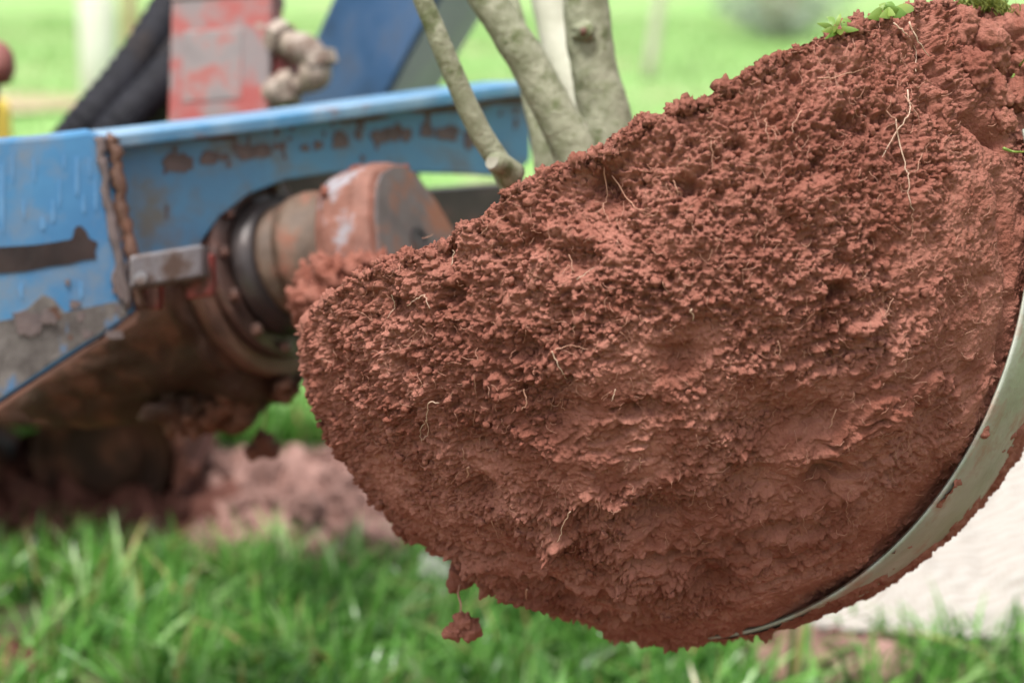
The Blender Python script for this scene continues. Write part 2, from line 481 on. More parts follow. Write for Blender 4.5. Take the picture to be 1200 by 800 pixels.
med = bumps(P + warp + w2 * 0.001, 0.0088, 92, 0.3, 0.68, 0.6, 0.75)
fine = bumps(P + warp * 0.4 + w2 * 0.0013, 0.0043, 93, 0.3, 0.68, 0.6, 0.85)
h += 0.36 * clod * (0.3 + 0.7 * crumb) + 0.8 * med * (0.20 + 0.80 * crumb) + 1.25 * fine * (0.22 + 0.78 * crumb) + 0.62 * flake * platy - 0.011
# broken plates: steps that run with the sweep
st = pl * 3.0 + 0.25 * fbm(P / 0.02, 131, 2)
terr = (np.floor(st) + sstep(0.0, 0.22, st - np.floor(st))) / 3.0
h += 0.022 * terr * platy * (1 - 0.5 * near_blade)
# pores and gaps between the crumbs
pore1 = bumps(P + w1 * 0.007, 0.021, 141, 0.2, 0.55, 0.2, 0.30)
pore2 = bumps(P + warp + w2 * 0.001, 0.0080, 142, 0.25, 0.6, 0.2, 0.34)
pore3 = bumps(P + warp * 0.5 + w2 * 0.001, 0.0044, 143, 0.3, 0.65, 0.2, 0.40)
pm = 0.12 + 0.88 * crumb
h -= 0.7 * pore1 * pm * sstep(-0.2, 0.25, fbm(P / 0.05, 145, 2)) + 1.35 * pore2 * pm + 1.2 * pore3 * pm
h += 0.0065 * bury - 0.0035 * near_blade + 0.010 * sstep(-0.75, -0.98, db)
h += 0.0040 * fbm(P / 0.016, 96, 3) * crumb
h += 0.0016 * vnoise(P / 0.0030, 95) * (0.4 + 0.6 * crumb)
# hollows, holes and cracks seen in the face
def dent(px, py, rad, depth, ex=1.0):
    d0 = np.array(dirs_of(px, py), np.float32)
    q = D - d0
    rr = np.sqrt((q * q).sum(1)) * R0 / rad
    global h
    if 0 < depth and rad < 0.017:
        rw = rr * (1 + 0.8 * fbm(D * 55, int(px), 3))
        h = h - depth * 0.9 * np.exp(-(rw * 1.25) ** 3) * (dt > -0.2)
    else:
        h = h - depth * np.exp(-rr ** 2 * 1.2) * (dt > -0.2)
def trench(pts, w, depth, seed=0):
    global h
    Q = [np.array(dirs_of(*p), np.float32) for p in pts]
    best = np.full(len(D), 9.0, np.float32)
    Dw = D + 0.025 * np.stack([fbm(D * 14, seed + 1, 2), fbm(D * 14, seed + 2, 2), fbm(D * 14, seed + 3, 2)], 1)
    for a, b in zip(Q[:-1], Q[1:]):
        ab = b - a
        t = np.clip(((Dw - a) @ ab) / (ab @ ab), 0, 1)
        q = Dw - a - t[:, None] * ab
        np.minimum(best, np.sqrt((q * q).sum(1)), out=best)
    h = h - depth * np.exp(-(best * R0 / w) ** 2) * (dt > -0.2)
for px, py, rad, dep in [(703, 222, 0.040, 0.022), (808, 216, 0.013, 0.024), (985, 339, 0.010, 0.020), (612, 412, 0.016, 0.016), (758, 482, 0.012, 0.016),
                         (668, 305, 0.018, 0.010), (690, 312, 0.012, 0.012), (730, 275, 0.010, 0.010), (515, 350, 0.012, 0.016), (505, 290, 0.018, 0.014),
                         (455, 362, 0.014, 0.012), (800, 425, 0.018, 0.010), (735, 490, 0.010, 0.014), (905, 505, 0.030, 0.014), (960, 500, 0.03, 0.010), (640, 490, 0.03, 0.008),
                         (560, 530, 0.025, 0.010), (770, 610, 0.03, 0.010), (890, 575, 0.03, 0.012), (975, 570, 0.022, 0.014), (560, 585, 0.02, 0.012), (830, 690, 0.03, 0.008),
                         (960, 190, 0.010, 0.016), (1010, 145, 0.014, 0.012), (935, 85, 0.012, 0.012), (1045, 135, 0.012, 0.012), (865, 170, 0.010, 0.012), (700, 200, 0.012, 0.014),
                         (1072, 500, 0.008, 0.012), (1060, 190, 0.012, 0.010), (620, 280, 0.012, 0.010), (1165, 330, 0.012, 0.010), (1105, 500, 0.02, 0.008)]:
    dent(px, py, rad, dep * (1.7 if rad > 0.017 else 1.0))
trench([(1088, 20), (1100, 62), (1120, 90), (1140, 128), (1172, 155), (1190, 172)], 0.010, 0.030, 200)
trench([(1188, 210), (1196, 300), (1192, 400), (1170, 470)], 0.008, 0.014, 210)
for px, py, rad, dep in [(1150, 90, 0.05, -0.006), (1112, 30, 0.025, -0.006), (1060, 20, 0.02, -0.008), (880, 80, 0.02, -0.010), (1000, 25, 0.03, -0.006)]:
    dent(px, py, rad, dep)
cap_r = 0.3944 + 0.0015 * fbm(D * 40, 5, 2)
rr = r + h
rr = np.where(rr > cap_r, rr * (1 - near_blade) + cap_r * near_blade, rr)
rr = np.where((near_blade > 0.5) & (rr < 0.386), rr * 0.6 + 0.1544, rr)
rr = np.where((bs > 24) & (bw > -0.6) & (bw < 60), np.minimum(rr, 0.3948), rr)
V = nC + D * rr[:, None] + (warp * 0.5 + w2 * 0.0005) * crumb[:, None]
I = (np.arange(NLAT - 1)[:, None] * NLAM + np.arange(NLAM)[None, :])
J = (np.arange(NLAT - 1)[:, None] * NLAM + (np.arange(NLAM)[None, :] + 1) % NLAM)
F = np.stack([I.ravel(), J.ravel(), (J + NLAM).ravel(), (I + NLAM).ravel()], 1)
ball = empty('root_ball', BC - Vector((0, 0, R0)), 'large round ball of crumbly red soil with fine roots, held in the steel spade', 'root ball')
caps = [np.arange(NLAM, dtype=np.int32)[::-1][None, :], (np.arange(NLAM, dtype=np.int32) + (NLAT - 1) * NLAM)[None, :]]
np_obj('soil', V, [F] + caps, M['soil'], ball, True, np.array(BC))
BALL_V = V
# nearest surface along a line of sight, for laying roots on the soil
def project(V):
    q = V - np.array(C)
    d = q @ np.array(FW); x = q @ np.array(RT); y = q @ np.array(UP)
    return x / d * 1200 / K + 600, 400 - y / d * 1200 / K, d
bx_, by_, bd_ = project(V)
front = (LA > math.radians(50)) & (LA < math.radians(189))
Wd, Hd = 320, 240
dm = np.full((Hd, Wd), 9.0, np.float32)
ii = ((by_ + 40) / 4).astype(int); jj = (bx_ / 4).astype(int)
ok = front & (ii >= 0) & (ii < Hd) & (jj >= 0) & (jj < Wd)
np.minimum.at(dm, (ii[ok], jj[ok]), bd_[ok])
def on_ball(px, py, lift=0.003):
    i = min(max(int((py + 40) / 4), 0), Hd - 1); j = min(max(int(px / 4), 0), Wd - 1)
    w = dm[max(i - 1, 0):i + 2, max(j - 1, 0):j + 2]
    d = float(np.median(w[w < 8])) if (w < 8).any() else 2.0
    return at(px, py, d - lift)

# loose crumbs clinging to the face
ICO = {}
def ico(sub):
    if sub not in ICO:
        bm = bmesh.new(); bmesh.ops.create_icosphere(bm, subdivisions=sub, radius=1)
        bm.verts.ensure_lookup_table()
        ICO[sub] = (np.array([v.co[:] for v in bm.verts]), np.array([[v.index for v in f.verts] for f in bm.faces])); bm.free()
    return ICO[sub]
def lumps(centers, radii, sub=2, seed=0, squash=(0.7, 1.15), rough=0.35, freq=1.6):
    """many irregular lumps as one vertex/face pair"""
    v0, f0 = ico(sub); rg = np.random.default_rng(seed)
    n = len(centers)
    sc = rg.uniform(squash[0], squash[1], (n, 1, 3))
    an = rg.uniform(0, 6.28, n)
    ca, sa = np.cos(an), np.sin(an)
    W = np.repeat(v0[None], n, 0)
    off = rg.uniform(-50, 50, (n, 1, 3))
    nn = fbm(((W * freq) + off).reshape(-1, 3), seed + 5, 2).reshape(n, -1, 1)
    W = W * (1 + rough * nn * 1.6) * sc
    x = W[..., 0] * ca[:, None] - W[..., 1] * sa[:, None]; y = W[..., 0] * sa[:, None] + W[..., 1] * ca[:, None]
    W = np.stack([x, y, W[..., 2]], 2)
    W = W * np.asarray(radii)[:, None, None] + np.asarray(centers)[:, None, :]
    Fa = f0[None] + (np.arange(n) * len(v0))[:, None, None]
    return W.reshape(-1, 3), Fa.reshape(-1, 3)
cand = np.where((LA > math.radians(60)) & (LA < math.radians(186)) & (np.sin(CO) > 0.12))[0]
wts = (crumb[cand] ** 2) * np.sin(CO[cand])
pick = RNG.choice(cand, 2400, replace=False, p=wts / wts.sum())
rad = 0.0012 + 0.0034 * RNG.random(2400) ** 3.0
cv, cf = lumps(BALL_V[pick] + D[pick] * (rad * 0.25)[:, None], rad, 2, 5, rough=0.5)
tag(np_obj('crumb', cv, cf, M['soil'], ball, True, np.array(BC)), kind='stuff')
# bigger crumbs along the rim
edge = np.where((np.abs(rcut - R0) < 0.03) & (LA > math.radians(55)) & (LA < math.radians(120)) & (np.sin(CO) > 0.2))[0]
pick = RNG.choice(edge, 420, replace=False)
rad = 0.0018 + 0.0055 * RNG.random(420) ** 2.5
cv, cf = lumps(BALL_V[pick] + D[pick] * (rad * 0.2)[:, None], rad, 3, 6, rough=0.75, freq=3.0)
tag(np_obj('rim_crumb', cv, cf, M['soil'], ball, True, np.array(BC)), kind='stuff')

# big crumbly clods on the upper right shoulder
def rich_lumps(cs, rs, seed, sub=5):
    v0, f0 = ico(sub); VV, FF = [], []; b = 0
    for i, (c, rd) in enumerate(zip(cs, rs)):
        v = v0 * np.random.default_rng(seed + i).uniform(0.75, 1.15, 3)
        p = v * rd + np.array(c)
        hh_ = 0.22 * rd * fbm(p / (rd * 0.7), seed + i, 2) + 0.55 * bumps(p, 0.011, seed, 0.3, 0.68, 0.5, 0.8) + 0.8 * bumps(p, 0.0052, seed + 3, 0.3, 0.68, 0.5, 0.85) + 0.0015 * vnoise(p / 0.003, 5)
        VV.append(p + v0 * hh_[:, None]); FF.append(f0 + b); b += len(v0)
    return np.concatenate(VV), np.concatenate(FF)
cs = [on_ball(x, y, -0.01) for x, y in [(1128, 38), (1150, 52), (1142, 84), (1165, 112), (1158, 70), (1172, 140), (1166, 40)]] + [at(1186, 52, 1.90), at(1196, 86, 1.90), at(1202, 40, 1.92), at(1190, 112, 1.86), at(1215, 60, 1.93)]
cv, cf = rich_lumps([tuple(c) for c in cs], [0.020, 0.024, 0.018, 0.016, 0.022, 0.012, 0.024, 0.028, 0.022, 0.030, 0.018, 0.03], 900)
obj_sh = np_obj('shoulder_clod', cv, cf, M['soil'], ball, True, cs[0]); tag(obj_sh, kind='stuff')
cs = [at(541, 668, 2.03), at(538, 678, 2.02), at(548, 672, 2.03)]
cv, cf = rich_lumps([tuple(c) for c in cs], [0.014, 0.010, 0.012], 950, 4)
tag(np_obj('under_clod', cv, cf, M['soil'], ball, True, cs[0]), kind='stuff')

ROOTS = [  # (points, radius in mm, pale)
    ([(1048, 28), (1063, 40), (1073, 60), (1075, 84)], 1.2, 1), ([(1066, 25), (1075, 48), (1090, 67)], 1.3, 1),
    ([(1064, 105), (1066, 132), (1050, 153), (1033, 184)], 1.0, 1), ([(1050, 140), (1058, 187), (1064, 207), (1065, 230), (1071, 250)], 0.9, 1),
    ([(960, 93), (987, 88), (1020, 78)], 0.8, 0), ([(940, 130), (930, 143), (928, 156)], 0.8, 0), ([(897, 140), (898, 153), (901, 168)], 0.7, 0),
    ([(708, 196), (711, 230), (708, 243), (714, 262)], 0.9, 0), ([(708, 243), (697, 250)], 0.6, 0),
    ([(718, 205), (735, 233), (748, 246), (762, 244)], 1.0, 0), ([(789, 212), (793, 222), (801, 229)], 0.8, 0),
    ([(667, 298), (672, 317)], 0.8, 0), ([(675, 328), (697, 313)], 0.6, 1), ([(809, 363), (812, 375)], 1.1, 1), ([(671, 372), (673, 384), (672, 396)], 0.7, 0),
    ([(457, 344), (462, 358), (453, 372)], 0.8, 1), ([(486, 352), (497, 346), (505, 360)], 0.9, 1), ([(478, 358), (490, 349)], 0.7, 1),
    ([(529, 311), (532, 292)], 0.8, 1), ([(516, 472), (503, 471), (500, 490), (491, 505), (494, 518)], 0.9, 1), ([(500, 488), (501, 505), (494, 515)], 0.7, 1),
    ([(614, 456), (616, 470), (610, 480)], 1.2, 0), ([(648, 412), (655, 430), (665, 445)], 0.9, 1), ([(648, 410), (670, 405), (690, 410)], 0.8, 0),
    ([(542, 525), (543, 540)], 0.7, 0), ([(549, 546), (549, 560)], 1.8, 0), ([(555, 440), (557, 466)], 0.6, 0),
    ([(669, 598), (660, 617), (653, 636)], 0.9, 1), ([(912, 398), (914, 420)], 0.8, 0), ([(719, 457), (717, 471)], 0.8, 1), ([(750, 535), (750, 552)], 0.7, 0),
    ([(1060, 112), (1072, 128), (1080, 150)], 0.7, 0), ([(1040, 130), (1052, 146), (1046, 170)], 0.6, 0), ([(1080, 180), (1072, 200), (1060, 198)], 0.6, 0),
    ([(1068, 250), (1070, 268), (1066, 282)], 0.5, 0), ([(905, 150), (912, 166)], 0.5, 0), ([(833, 165), (836, 200)], 0.5, 0), ([(617, 690), (616, 702)], 1.6, 0),
    ([(775, 330), (785, 345)], 0.5, 0), ([(575, 610), (585, 630)], 0.7, 0), ([(980, 480), (972, 500)], 1.0, 0), ([(1045, 350), (1035, 372)], 0.5, 0)]
for pts, mm, pale in ROOTS:
    P3 = catmull([on_ball(px + random.uniform(-1, 1), py, 0.004) for px, py in pts], 5)
    P3 = [p + Vector((random.gauss(0, .0006), random.gauss(0, .0006), random.gauss(0, .0006))) for p in P3]
    n = len(P3)
    v, f = tube(P3, [mm * 0.001 * (0.68 - 0.42 * i / n) for i in range(n)], 6)
    obj('root', v, f, M['root_pale' if pale else 'root'], ball, True)
# fine hair roots
hv, hf, base = [], [], 0
for i in range(900):
    px, py = random.uniform(380, 1170), random.uniform(20, 640)
    if math.hypot(px - 792, py - 295) > 425 or (py < 376 - (px - 343) * 0.497 - 30): continue
    L = random.uniform(5, 20); an = random.gauss(1.57, 0.7); p = []
    for k in range(5):
        p.append(on_ball(px, py, 0.0028)); an += random.gauss(0, 0.5); px += math.cos(an) * L / 4; py += math.sin(an) * L / 4
    v, f = tube(catmull(p, 3), 0.00027, 4)
    hv += v; hf += [tuple(q + base for q in ff) for ff in f]; base += len(v)
tag(obj('root_hair', hv, hf, surf('hair_root_skin', (0.42, 0.18, 0.125), (0.52, 0.27, 0.19), 60, 0.8, 0, 300), ball, True), kind='stuff')

# clod dangling on a root under the ball
def clod_thing(name, label, px, py, d, rad, mat, seed, pts_up, rough=0.35, sq=(0.9, 1.1), group=None):
    c = at(px, py, d)
    e = empty(name, c - Vector((0, 0, rad)), label, 'soil clod', group)
    cs_ = [tuple(c + Vector((0, 0, rad * 0.35))), tuple(c + Vector((rad * 0.5, 0.003, -rad * 0.3))), tuple(c + Vector((-rad * 0.55, -0.002, -rad * 0.35))), tuple(c + Vector((0, 0.005, -rad * 0.2)))]
    v, f = rich_lumps(cs_, [rad * 0.55, rad * 0.55, rad * 0.5, rad * 0.6], seed, 4)
    np_obj('clod', v, f, mat, e, True, np.array(c))
    v, f = tube(catmull(pts_up, 4), 0.0011, 6)
    obj('root', v, f, M['root'], e, True)
    return e
clod_thing('soil_clod', 'small triangular red soil clod dangling on a root below the ball', 543, 733, 1.98, 0.0155, M['soil'], 12,
           [at(540, 680, 2.02), at(537, 695, 2.0), at(540, 708, 1.985), at(539, 724, 1.98)], 0.4, (0.75, 1.2))

# ------------------------------------------------------------------ multi-stem tree growing out of the ball
tree = empty('young_tree', at(650, 200, 2.12), 'young multi-stemmed tree with smooth grey-green bark rising from the soil ball', 'tree')
def stem(pts, rad, mat, seed):
    P3 = catmull(pts, 10); n = len(P3)
    rs = [np.interp(i / (n - 1), np.linspace(0, 1, len(rad)), rad) for i in range(n)]
    v, f = tube(P3, rs, 20)
    V = np.array([tuple(x) for x in v]); c = np.repeat(np.array([tuple(p) for p in P3]), 20, 0)
    V = c + (V - c) * (1 + 0.09 * fbm(V / 0.03, seed, 3))[:, None]
    return obj('stem', V, f, mat, tree, True)
s1 = stem([at(612, 240, 2.16), at(588, 196, 2.15), at(560, 150, 2.14), at(535, 95, 2.13), at(512, 40, 2.12), at(485, -25, 2.11), at(455, -90, 2.10)], [0.015, 0.0132, 0.0122, 0.0115, 0.011, 0.010, 0.009], M['bark'], 1)
s2 = stem([at(690, 215, 2.22), at(664, 158, 2.22), at(640, 112, 2.22), at(612, 62, 2.22), at(575, 5, 2.22), at(530, -70, 2.22), at(500, -130, 2.22)], [0.028, 0.0245, 0.023, 0.0215, 0.020, 0.019, 0.018], M['bark'], 2)
s3 = stem([at(715, 200, 2.30), at(710, 140, 2.30), at(698, 90, 2.30), at(690, 40, 2.30), at(686, -15, 2.30), at(682, -120, 2.30)], [0.038, 0.031, 0.0275, 0.0265, 0.026, 0.025], M['bark'], 3)
s4 = stem([at(700, 190, 2.52), at(676, 110, 2.55), at(655, 50, 2.58), at(640, -15, 2.6), at(610, -110, 2.64)], [0.028, 0.026, 0.025, 0.024, 0.022], M['bark_pale'], 4)
s5 = stem([at(645, 215, 2.36), at(637, 170, 2.36), at(627, 125, 2.37), at(612, 60, 2.40), at(592, -20, 2.44)], [0.017, 0.015, 0.014, 0.013, 0.012], M['bark'], 5)
# bark knot and cut stub
kc = at(685, 37, 2.275)
kv, kf = lumps(np.array([tuple(kc)]), [0.013], 3, 41, (0.8, 1.2), 0.3)
np_obj('knot', kv, kf, M['bark'], s3, True, tuple(kc))
kc = at(684, 37, 2.2625)
kv, kf = lumps(np.array([tuple(kc)]), [0.0045], 2, 42, (0.8, 1.2), 0.3)
np_obj('knot_scar', kv, kf, M['rust'], s3, True, tuple(kc))
st0, st1 = at(600, 206, 2.13), at(577, 190, 2.10)
v, f = tube(catmull([st0, st0.lerp(st1, 0.5) + Vector((0, 0, 0.004)), st1], 4), [0.016, 0.015, 0.014, 0.013, 0.0125, 0.012, 0.0115, 0.011, 0.009], 14)
sb = obj('cut_stub', v, f, M['bark'], tree, True)
ax = (st1 - st0).normalized()
v, f = lathe(st1, ax, [(-0.002, 0.0088), (0.0012, 0.0080)], 14)
obj('cut_face', v, f, M['cut_wood'], sb)

# ------------------------------------------------------------------ tree digger
dig = empty('tree_digger', gnd(60, 610), 'muddy blue tree digger with curved steel spade, hub and crawler track', 'tree digger')
PB = plane3(at(150, 200, 2.47), at(620, 150, 2.88), at(150, 400, 2.49))       # web of the right beam
nBm = PB[1]
def poly(pl, pts): return [on_plane(x, y, pl) for x, y in pts]
web_px = [(118, 162), (300, 140), (480, 116), (618, 100), (622, 120), (622, 188), (606, 203), (585, 207), (560, 205), (490, 203), (390, 203), (335, 211), (292, 228),
          (258, 254), (236, 284), (230, 312), (190, 322), (168, 345), (140, 345)]
beam = obj('beam', *slab(poly(PB, web_px), -nBm * 0.022), M['blue_beam'], dig, bevel=0.003)
# dark plate behind the opening, coloured for the shade of the cavity, and rear rail
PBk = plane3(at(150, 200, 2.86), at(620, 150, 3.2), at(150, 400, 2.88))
obj('dark_cavity_back', *slab(poly(PBk, [(120, 165), (490, 122), (492, 300), (380, 330), (120, 350)]), -nBm * 0.02), M['dark_steel'], dig)
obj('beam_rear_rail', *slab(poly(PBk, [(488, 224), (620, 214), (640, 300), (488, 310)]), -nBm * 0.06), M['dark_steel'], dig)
# top flange with its lip towards the camera
fl = [on_plane(x, y, PB) for x, y in [(116, 157), (300, 136), (480, 112), (619, 94)]]
fr = [p + nBm * 0.038 for p in fl]; bk = [p - nBm * 0.10 for p in fl]
obj('flange', *slab(fr + bk[::-1], Vector((0, 0, -0.018))), M['blue_top'], dig, bevel=0.004)
# left panel: a deeper plate standing in front
PL = plane3(at(0, 200, 2.33), at(160, 200, 2.42), at(0, 400, 2.34)); nP = PL[1]
lp = [(-160, 178), (-60, 166), (60, 157), (104, 151), (120, 157), (128, 180), (146, 260), (164, 358), (160, 370), (92, 412), (40, 446), (-20, 486), (-160, 560)]
panel = obj('side_panel', *slab(poly(PL, lp), -nP * 0.10), M['blue'], dig, bevel=0.008)
slot_shade = poly(PL, [(-120, 297), (40, 287), (62, 284), (84, 280), (88, 266), (94, 264), (101, 271), (104, 279), (114, 284), (111, 296), (113, 303), (98, 305), (80, 310), (60, 312), (30, 318), (-120, 330)])
obj('slot_shade', *slab([p + nP * 0.0012 for p in slot_shade], -nP * 0.006), M['dark_steel'], panel)  # flat dark plate; its tone paints the shade inside the opening
lower = poly(PL, [(-120, 400), (20, 372), (50, 345), (62, 350), (75, 366), (140, 352), (150, 368), (60, 424), (20, 452), (-120, 540)])
obj('worn_patch', *slab([p + nP * 0.002 for p in lower], -nP * 0.006), surf('bare_grey_wear', (0.09, 0.075, 0.07), (0.24, 0.215, 0.20), 22, 0.7, 0.4, 60, c3=(0.075, 0.23, 0.46), s3=14, lo3=0.54, hi3=0.62, stretch3=(2.2, 1, 0.6)), panel)
# weld seam between panel and beam
for k, (w, mt) in enumerate(((0.010, 'rust'), (0.007, 'mud_stain'))):
    dx = k * -16
    pts = [on_plane(128 + dx + 4, 160, PL) + nP * 0.002, on_plane(138 + dx, 215, PL) + nP * 0.002, on_plane(150 + dx, 280, PL) + nP * 0.002, on_plane(166 + dx, 362, PL) + nP * 0.002]
    P3 = catmull(pts, 8)
    P3 = [p + RT * random.gauss(0, 0.0015) for p in P3]
    v, f = tube(P3, [w * random.uniform(0.6, 1.1) for _ in P3], 8)
    obj('weld_seam', v, f, M[mt], panel, True)
# dried mud and worn marks on the paint
def splat(pl, off, cx, cy, rx, ry, parent, mat, name='mud_patch', n=18, jag=0.35):
    ph = random.uniform(0, 6)
    pts = []
    for k in range(n):
        a = 2 * math.pi * k / n
        q = 1 + jag * (0.6 * math.sin(3 * a + ph) * 0.5 + random.uniform(-0.6, 0.6))
        c_, s_ = math.cos(a), math.sin(a)
        sq = 1 / max(abs(c_), abs(s_)) ** 0.6
        pts.append(on_plane(cx + rx * q * c_ * sq, cy + ry * q * s_ * sq, pl) + pl[1] * off)
    return obj(name, *slab(pts, -pl[1] * (off + 0.002)), mat, parent)
for cx, cy, rx, ry in [(207, 190, 15, 11), (245, 185, 10, 8), (262, 184, 6, 4), (288, 178, 12, 9), (307, 177, 10, 8), (325, 172, 5, 4), (357, 173, 5, 4), (372, 170, 5, 5), (398, 164, 9, 10),
                       (420, 158, 4, 6), (445, 160, 10, 8), (458, 157, 9, 8), (476, 158, 6, 8), (500, 153, 8, 8), (524, 157, 13, 9), (550, 165, 6, 9)]:
    splat(PB, 0.002, cx, cy, rx, ry, beam, M['mud_stain'])
for cx, cy, rx, ry in [(395, 138, 60, 5), (500, 127, 70, 5), (215, 160, 55, 5), (585, 118, 40, 4)]:
    splat(PB, 0.0015, cx, cy, rx, ry, beam, M['rust'], 'rust_patch', 26)
for cx, cy, rx, ry in [(30, 378, 16, 14), (55, 372, 8, 8), (140, 330, 8, 22), (133, 392, 10, 5)]:
    splat(PL, 0.005, cx, cy, rx, ry, panel, M['mud_stain'])
for cx, cy, rx, ry in [(90, 208, 2, 24), (2, 230, 3, 40), (98, 240, 1.5, 10), (62, 248, 2, 12), (50, 262, 2.5, 8), (28, 245, 1.5, 10), (112, 225, 1.5, 20), (25, 340, 2, 10), (95, 340, 2, 9), (40, 200, 1.2, 14), (75, 190, 1.2, 9), (15, 195, 1, 18), (105, 195, 1, 12), (70, 225, 1, 16)]:
    splat(PL, 0.001, cx, cy, rx, ry, panel, M['scratch'], 'scratch', 12)
for i in range(34):
    q = random.random()
    if q < 0.35: cx, cy = random.uniform(0, 150), np.interp(random.random(), [0, 1], [330, 400])
    elif q < 0.6: t_ = random.random(); cx, cy = 118 + 46 * t_ + random.gauss(0, 5), 165 + 195 * t_
    else: cx, cy = random.uniform(0, 120), random.uniform(180, 330)
    if cy > 470 - cx * 0.62 - 14 or q >= 0.6: continue
    z_ = random.uniform(1.2, 5) if q < 0.6 else random.uniform(0.8, 2.2)
    splat(PL, 0.0024, cx, cy, z_ * random.uniform(0.7, 1.6), z_ * random.uniform(0.8, 2.8), panel, M['mud_stain' if random.random() < 0.7 else 'rust'], 'paint_chip', 11, 0.6)
for i in range(46):
    cx = random.uniform(150, 610); top_ = 165 - (cx - 118) * 0.13; bot_ = np.interp(cx, [150, 232, 290, 390, 610], [310, 285, 226, 204, 200])
    cy = top_ + abs(random.gauss(0, 0.35)) * (bot_ - top_)
    if cy > bot_ - 5: continue
    z_ = random.uniform(0.8, 3.0)
    splat(PB, 0.0012, cx, cy, z_ * random.uniform(0.6, 1.2), z_ * random.uniform(0.8, 3.5), beam, M['mud_stain' if random.random() < 0.6 else 'rust'], 'paint_chip', 11, 0.6)
low_e = [(166, 356), (161, 371), (92, 413), (40, 447), (-20, 487), (-160, 561)]
obj('worn_edge', *slab([p + nP * 0.004 for p in poly(PL, low_e + [(x - 3, y + 7) for x, y in low_e[::-1]])], -nP * 0.11), M['rust'], panel)
# pad bar
bc = at(200, 313, 2.43)
exb = (at(245, 308, 2.45) - at(160, 322, 2.40)) * 0.5
bar = obj('pad_bar', *obox(bc, exb, UP * 0.020, FW * 0.03), M['bar_steel'], dig, bevel=0.004)
obj('bolt', *lathe(at(166, 326, 2.385), -FW, [(0, 0.009), (0.008, 0.008)], 10), M['bar_steel'], bar)
obj('red_bracket', *obox(at(236, 324, 2.49), RT * 0.016 + UP * 0.003, UP * 0.026, FW * 0.02), M['red'], dig, bevel=0.003)
obj('red_bracket', *obox(at(176, 346, 2.49), RT * 0.014, UP * 0.018, FW * 0.02), M['red'], dig, bevel=0.003)
obj('red_strip', *obox(at(250, 276, 2.58), RT * 0.008 + UP * 0.014, UP * 0.03 + RT * 0.012, FW * 0.01), M['red'], dig, bevel=0.003)

# rotary hub: casing, flange rings, drum and spade lug, all on one axis
AX = (RT * 0.80 + UP * 0.20 - FW * 0.52).normalized()
HC = at(306, 318, 2.66)
cv_, cf_ = lathe(HC - UP * 0.032, AX, [(-0.44, 0.05), (-0.42, 0.075), (-0.36, 0.108), (-0.30, 0.116), (-0.22, 0.122), (-0.16, 0.126), (-0.10, 0.128), (-0.04, 0.130), (-0.035, 0.136), (-0.012, 0.136)], 96)
cv_ = np.array([tuple(p) for p in cv_])
cv_ = cv_ + (cv_ - np.array(HC)) * (0.16 * fbm(cv_ / 0.045, 801, 3))[:, None]
cas = obj('motor_casing', cv_, cf_, M['casing'], dig, True)
r1 = obj('flange_ring', *lathe(HC, AX, [(-0.012, 0.139), (-0.010, 0.143), (0.006, 0.143), (0.010, 0.139), (0.010, 0.112)], 56), M['rust'], dig, True)
r2 = obj('flange_ring', *lathe(HC + AX * 0.011, AX, [(0, 0.120), (0.002, 0.122), (0.014, 0.122), (0.017, 0.119), (0.017, 0.09)], 56), M['ring'], dig, True)
obj('seal_ring', *lathe(HC + AX * 0.028, AX, [(0, 0.094), (0.010, 0.096), (0.016, 0.090), (0.03, 0.088), (0.03, 0.08)], 48), M['dark_steel'], dig, True)
_, e1, e2 = frame_of(AX)
for k in range(12):
    a = 2 * math.pi * k / 12 + 0.2
    c = HC + AX * 0.029 + (e1 * math.cos(a) + e2 * math.sin(a)) * 0.1095
    obj('bolt', *lathe(c, AX, [(0, 0.0085), (0.009, 0.0080), (0.011, 0.005)], 6), M['ring'], r2)
drum = obj('drum', *lathe(HC + AX * 0.05, AX, [(0, 0.078), (0.02, 0.078), (0.024, 0.070), (0.05, 0.068), (0.10, 0.068), (0.12, 0.06)], 48), M['drum'], dig, True)
obj('collar', *lathe(HC + AX * 0.098, AX, [(-0.014, 0.070), (-0.010, 0.082), (0.012, 0.083), (0.018, 0.074), (0.055, 0.074)], 48), M['drum'], dig, True)
# spade lug: rounded block on the end of the drum
LC = HC + AX * 0.150
pf = [(-0.100, -0.10), (-0.094, -0.02), (-0.078, 0.03), (-0.056, 0.070), (-0.036, 0.086), (-0.004, 0.092), (0.026, 0.089), (0.046, 0.076), (0.080, 0.03), (0.105, -0.02), (0.11, -0.10), (0.06, -0.14), (-0.06, -0.14)]
lat = (e2 if e2.dot(RT) > 0 else -e2)
# lateral axis of the lug: square to the hub axis
lug_pts = [LC + e1 * y + lat * x for x, y in pf]
lug = obj('spade_lug', *slab(lug_pts, AX * 0.10), M['lug_mud'], dig, bevel=0.026)
face_pts = [LC + AX * 0.1025 + e1 * (y * 0.9 - 0.004) + lat * (x * 0.88 + 0.003) for x, y in pf]
fc = obj('lug_face', *slab(face_pts, -AX * 0.005), M['lug_face'], lug)
obj('bolt_hole', *lathe(LC + AX * 0.1026 + e1 * -0.020 + lat * 0.01, AX, [(0, 0.019), (0.0015, 0.019), (0.0015, 0.013), (-0.002, 0.012)], 20), M['dark_steel'], lug)
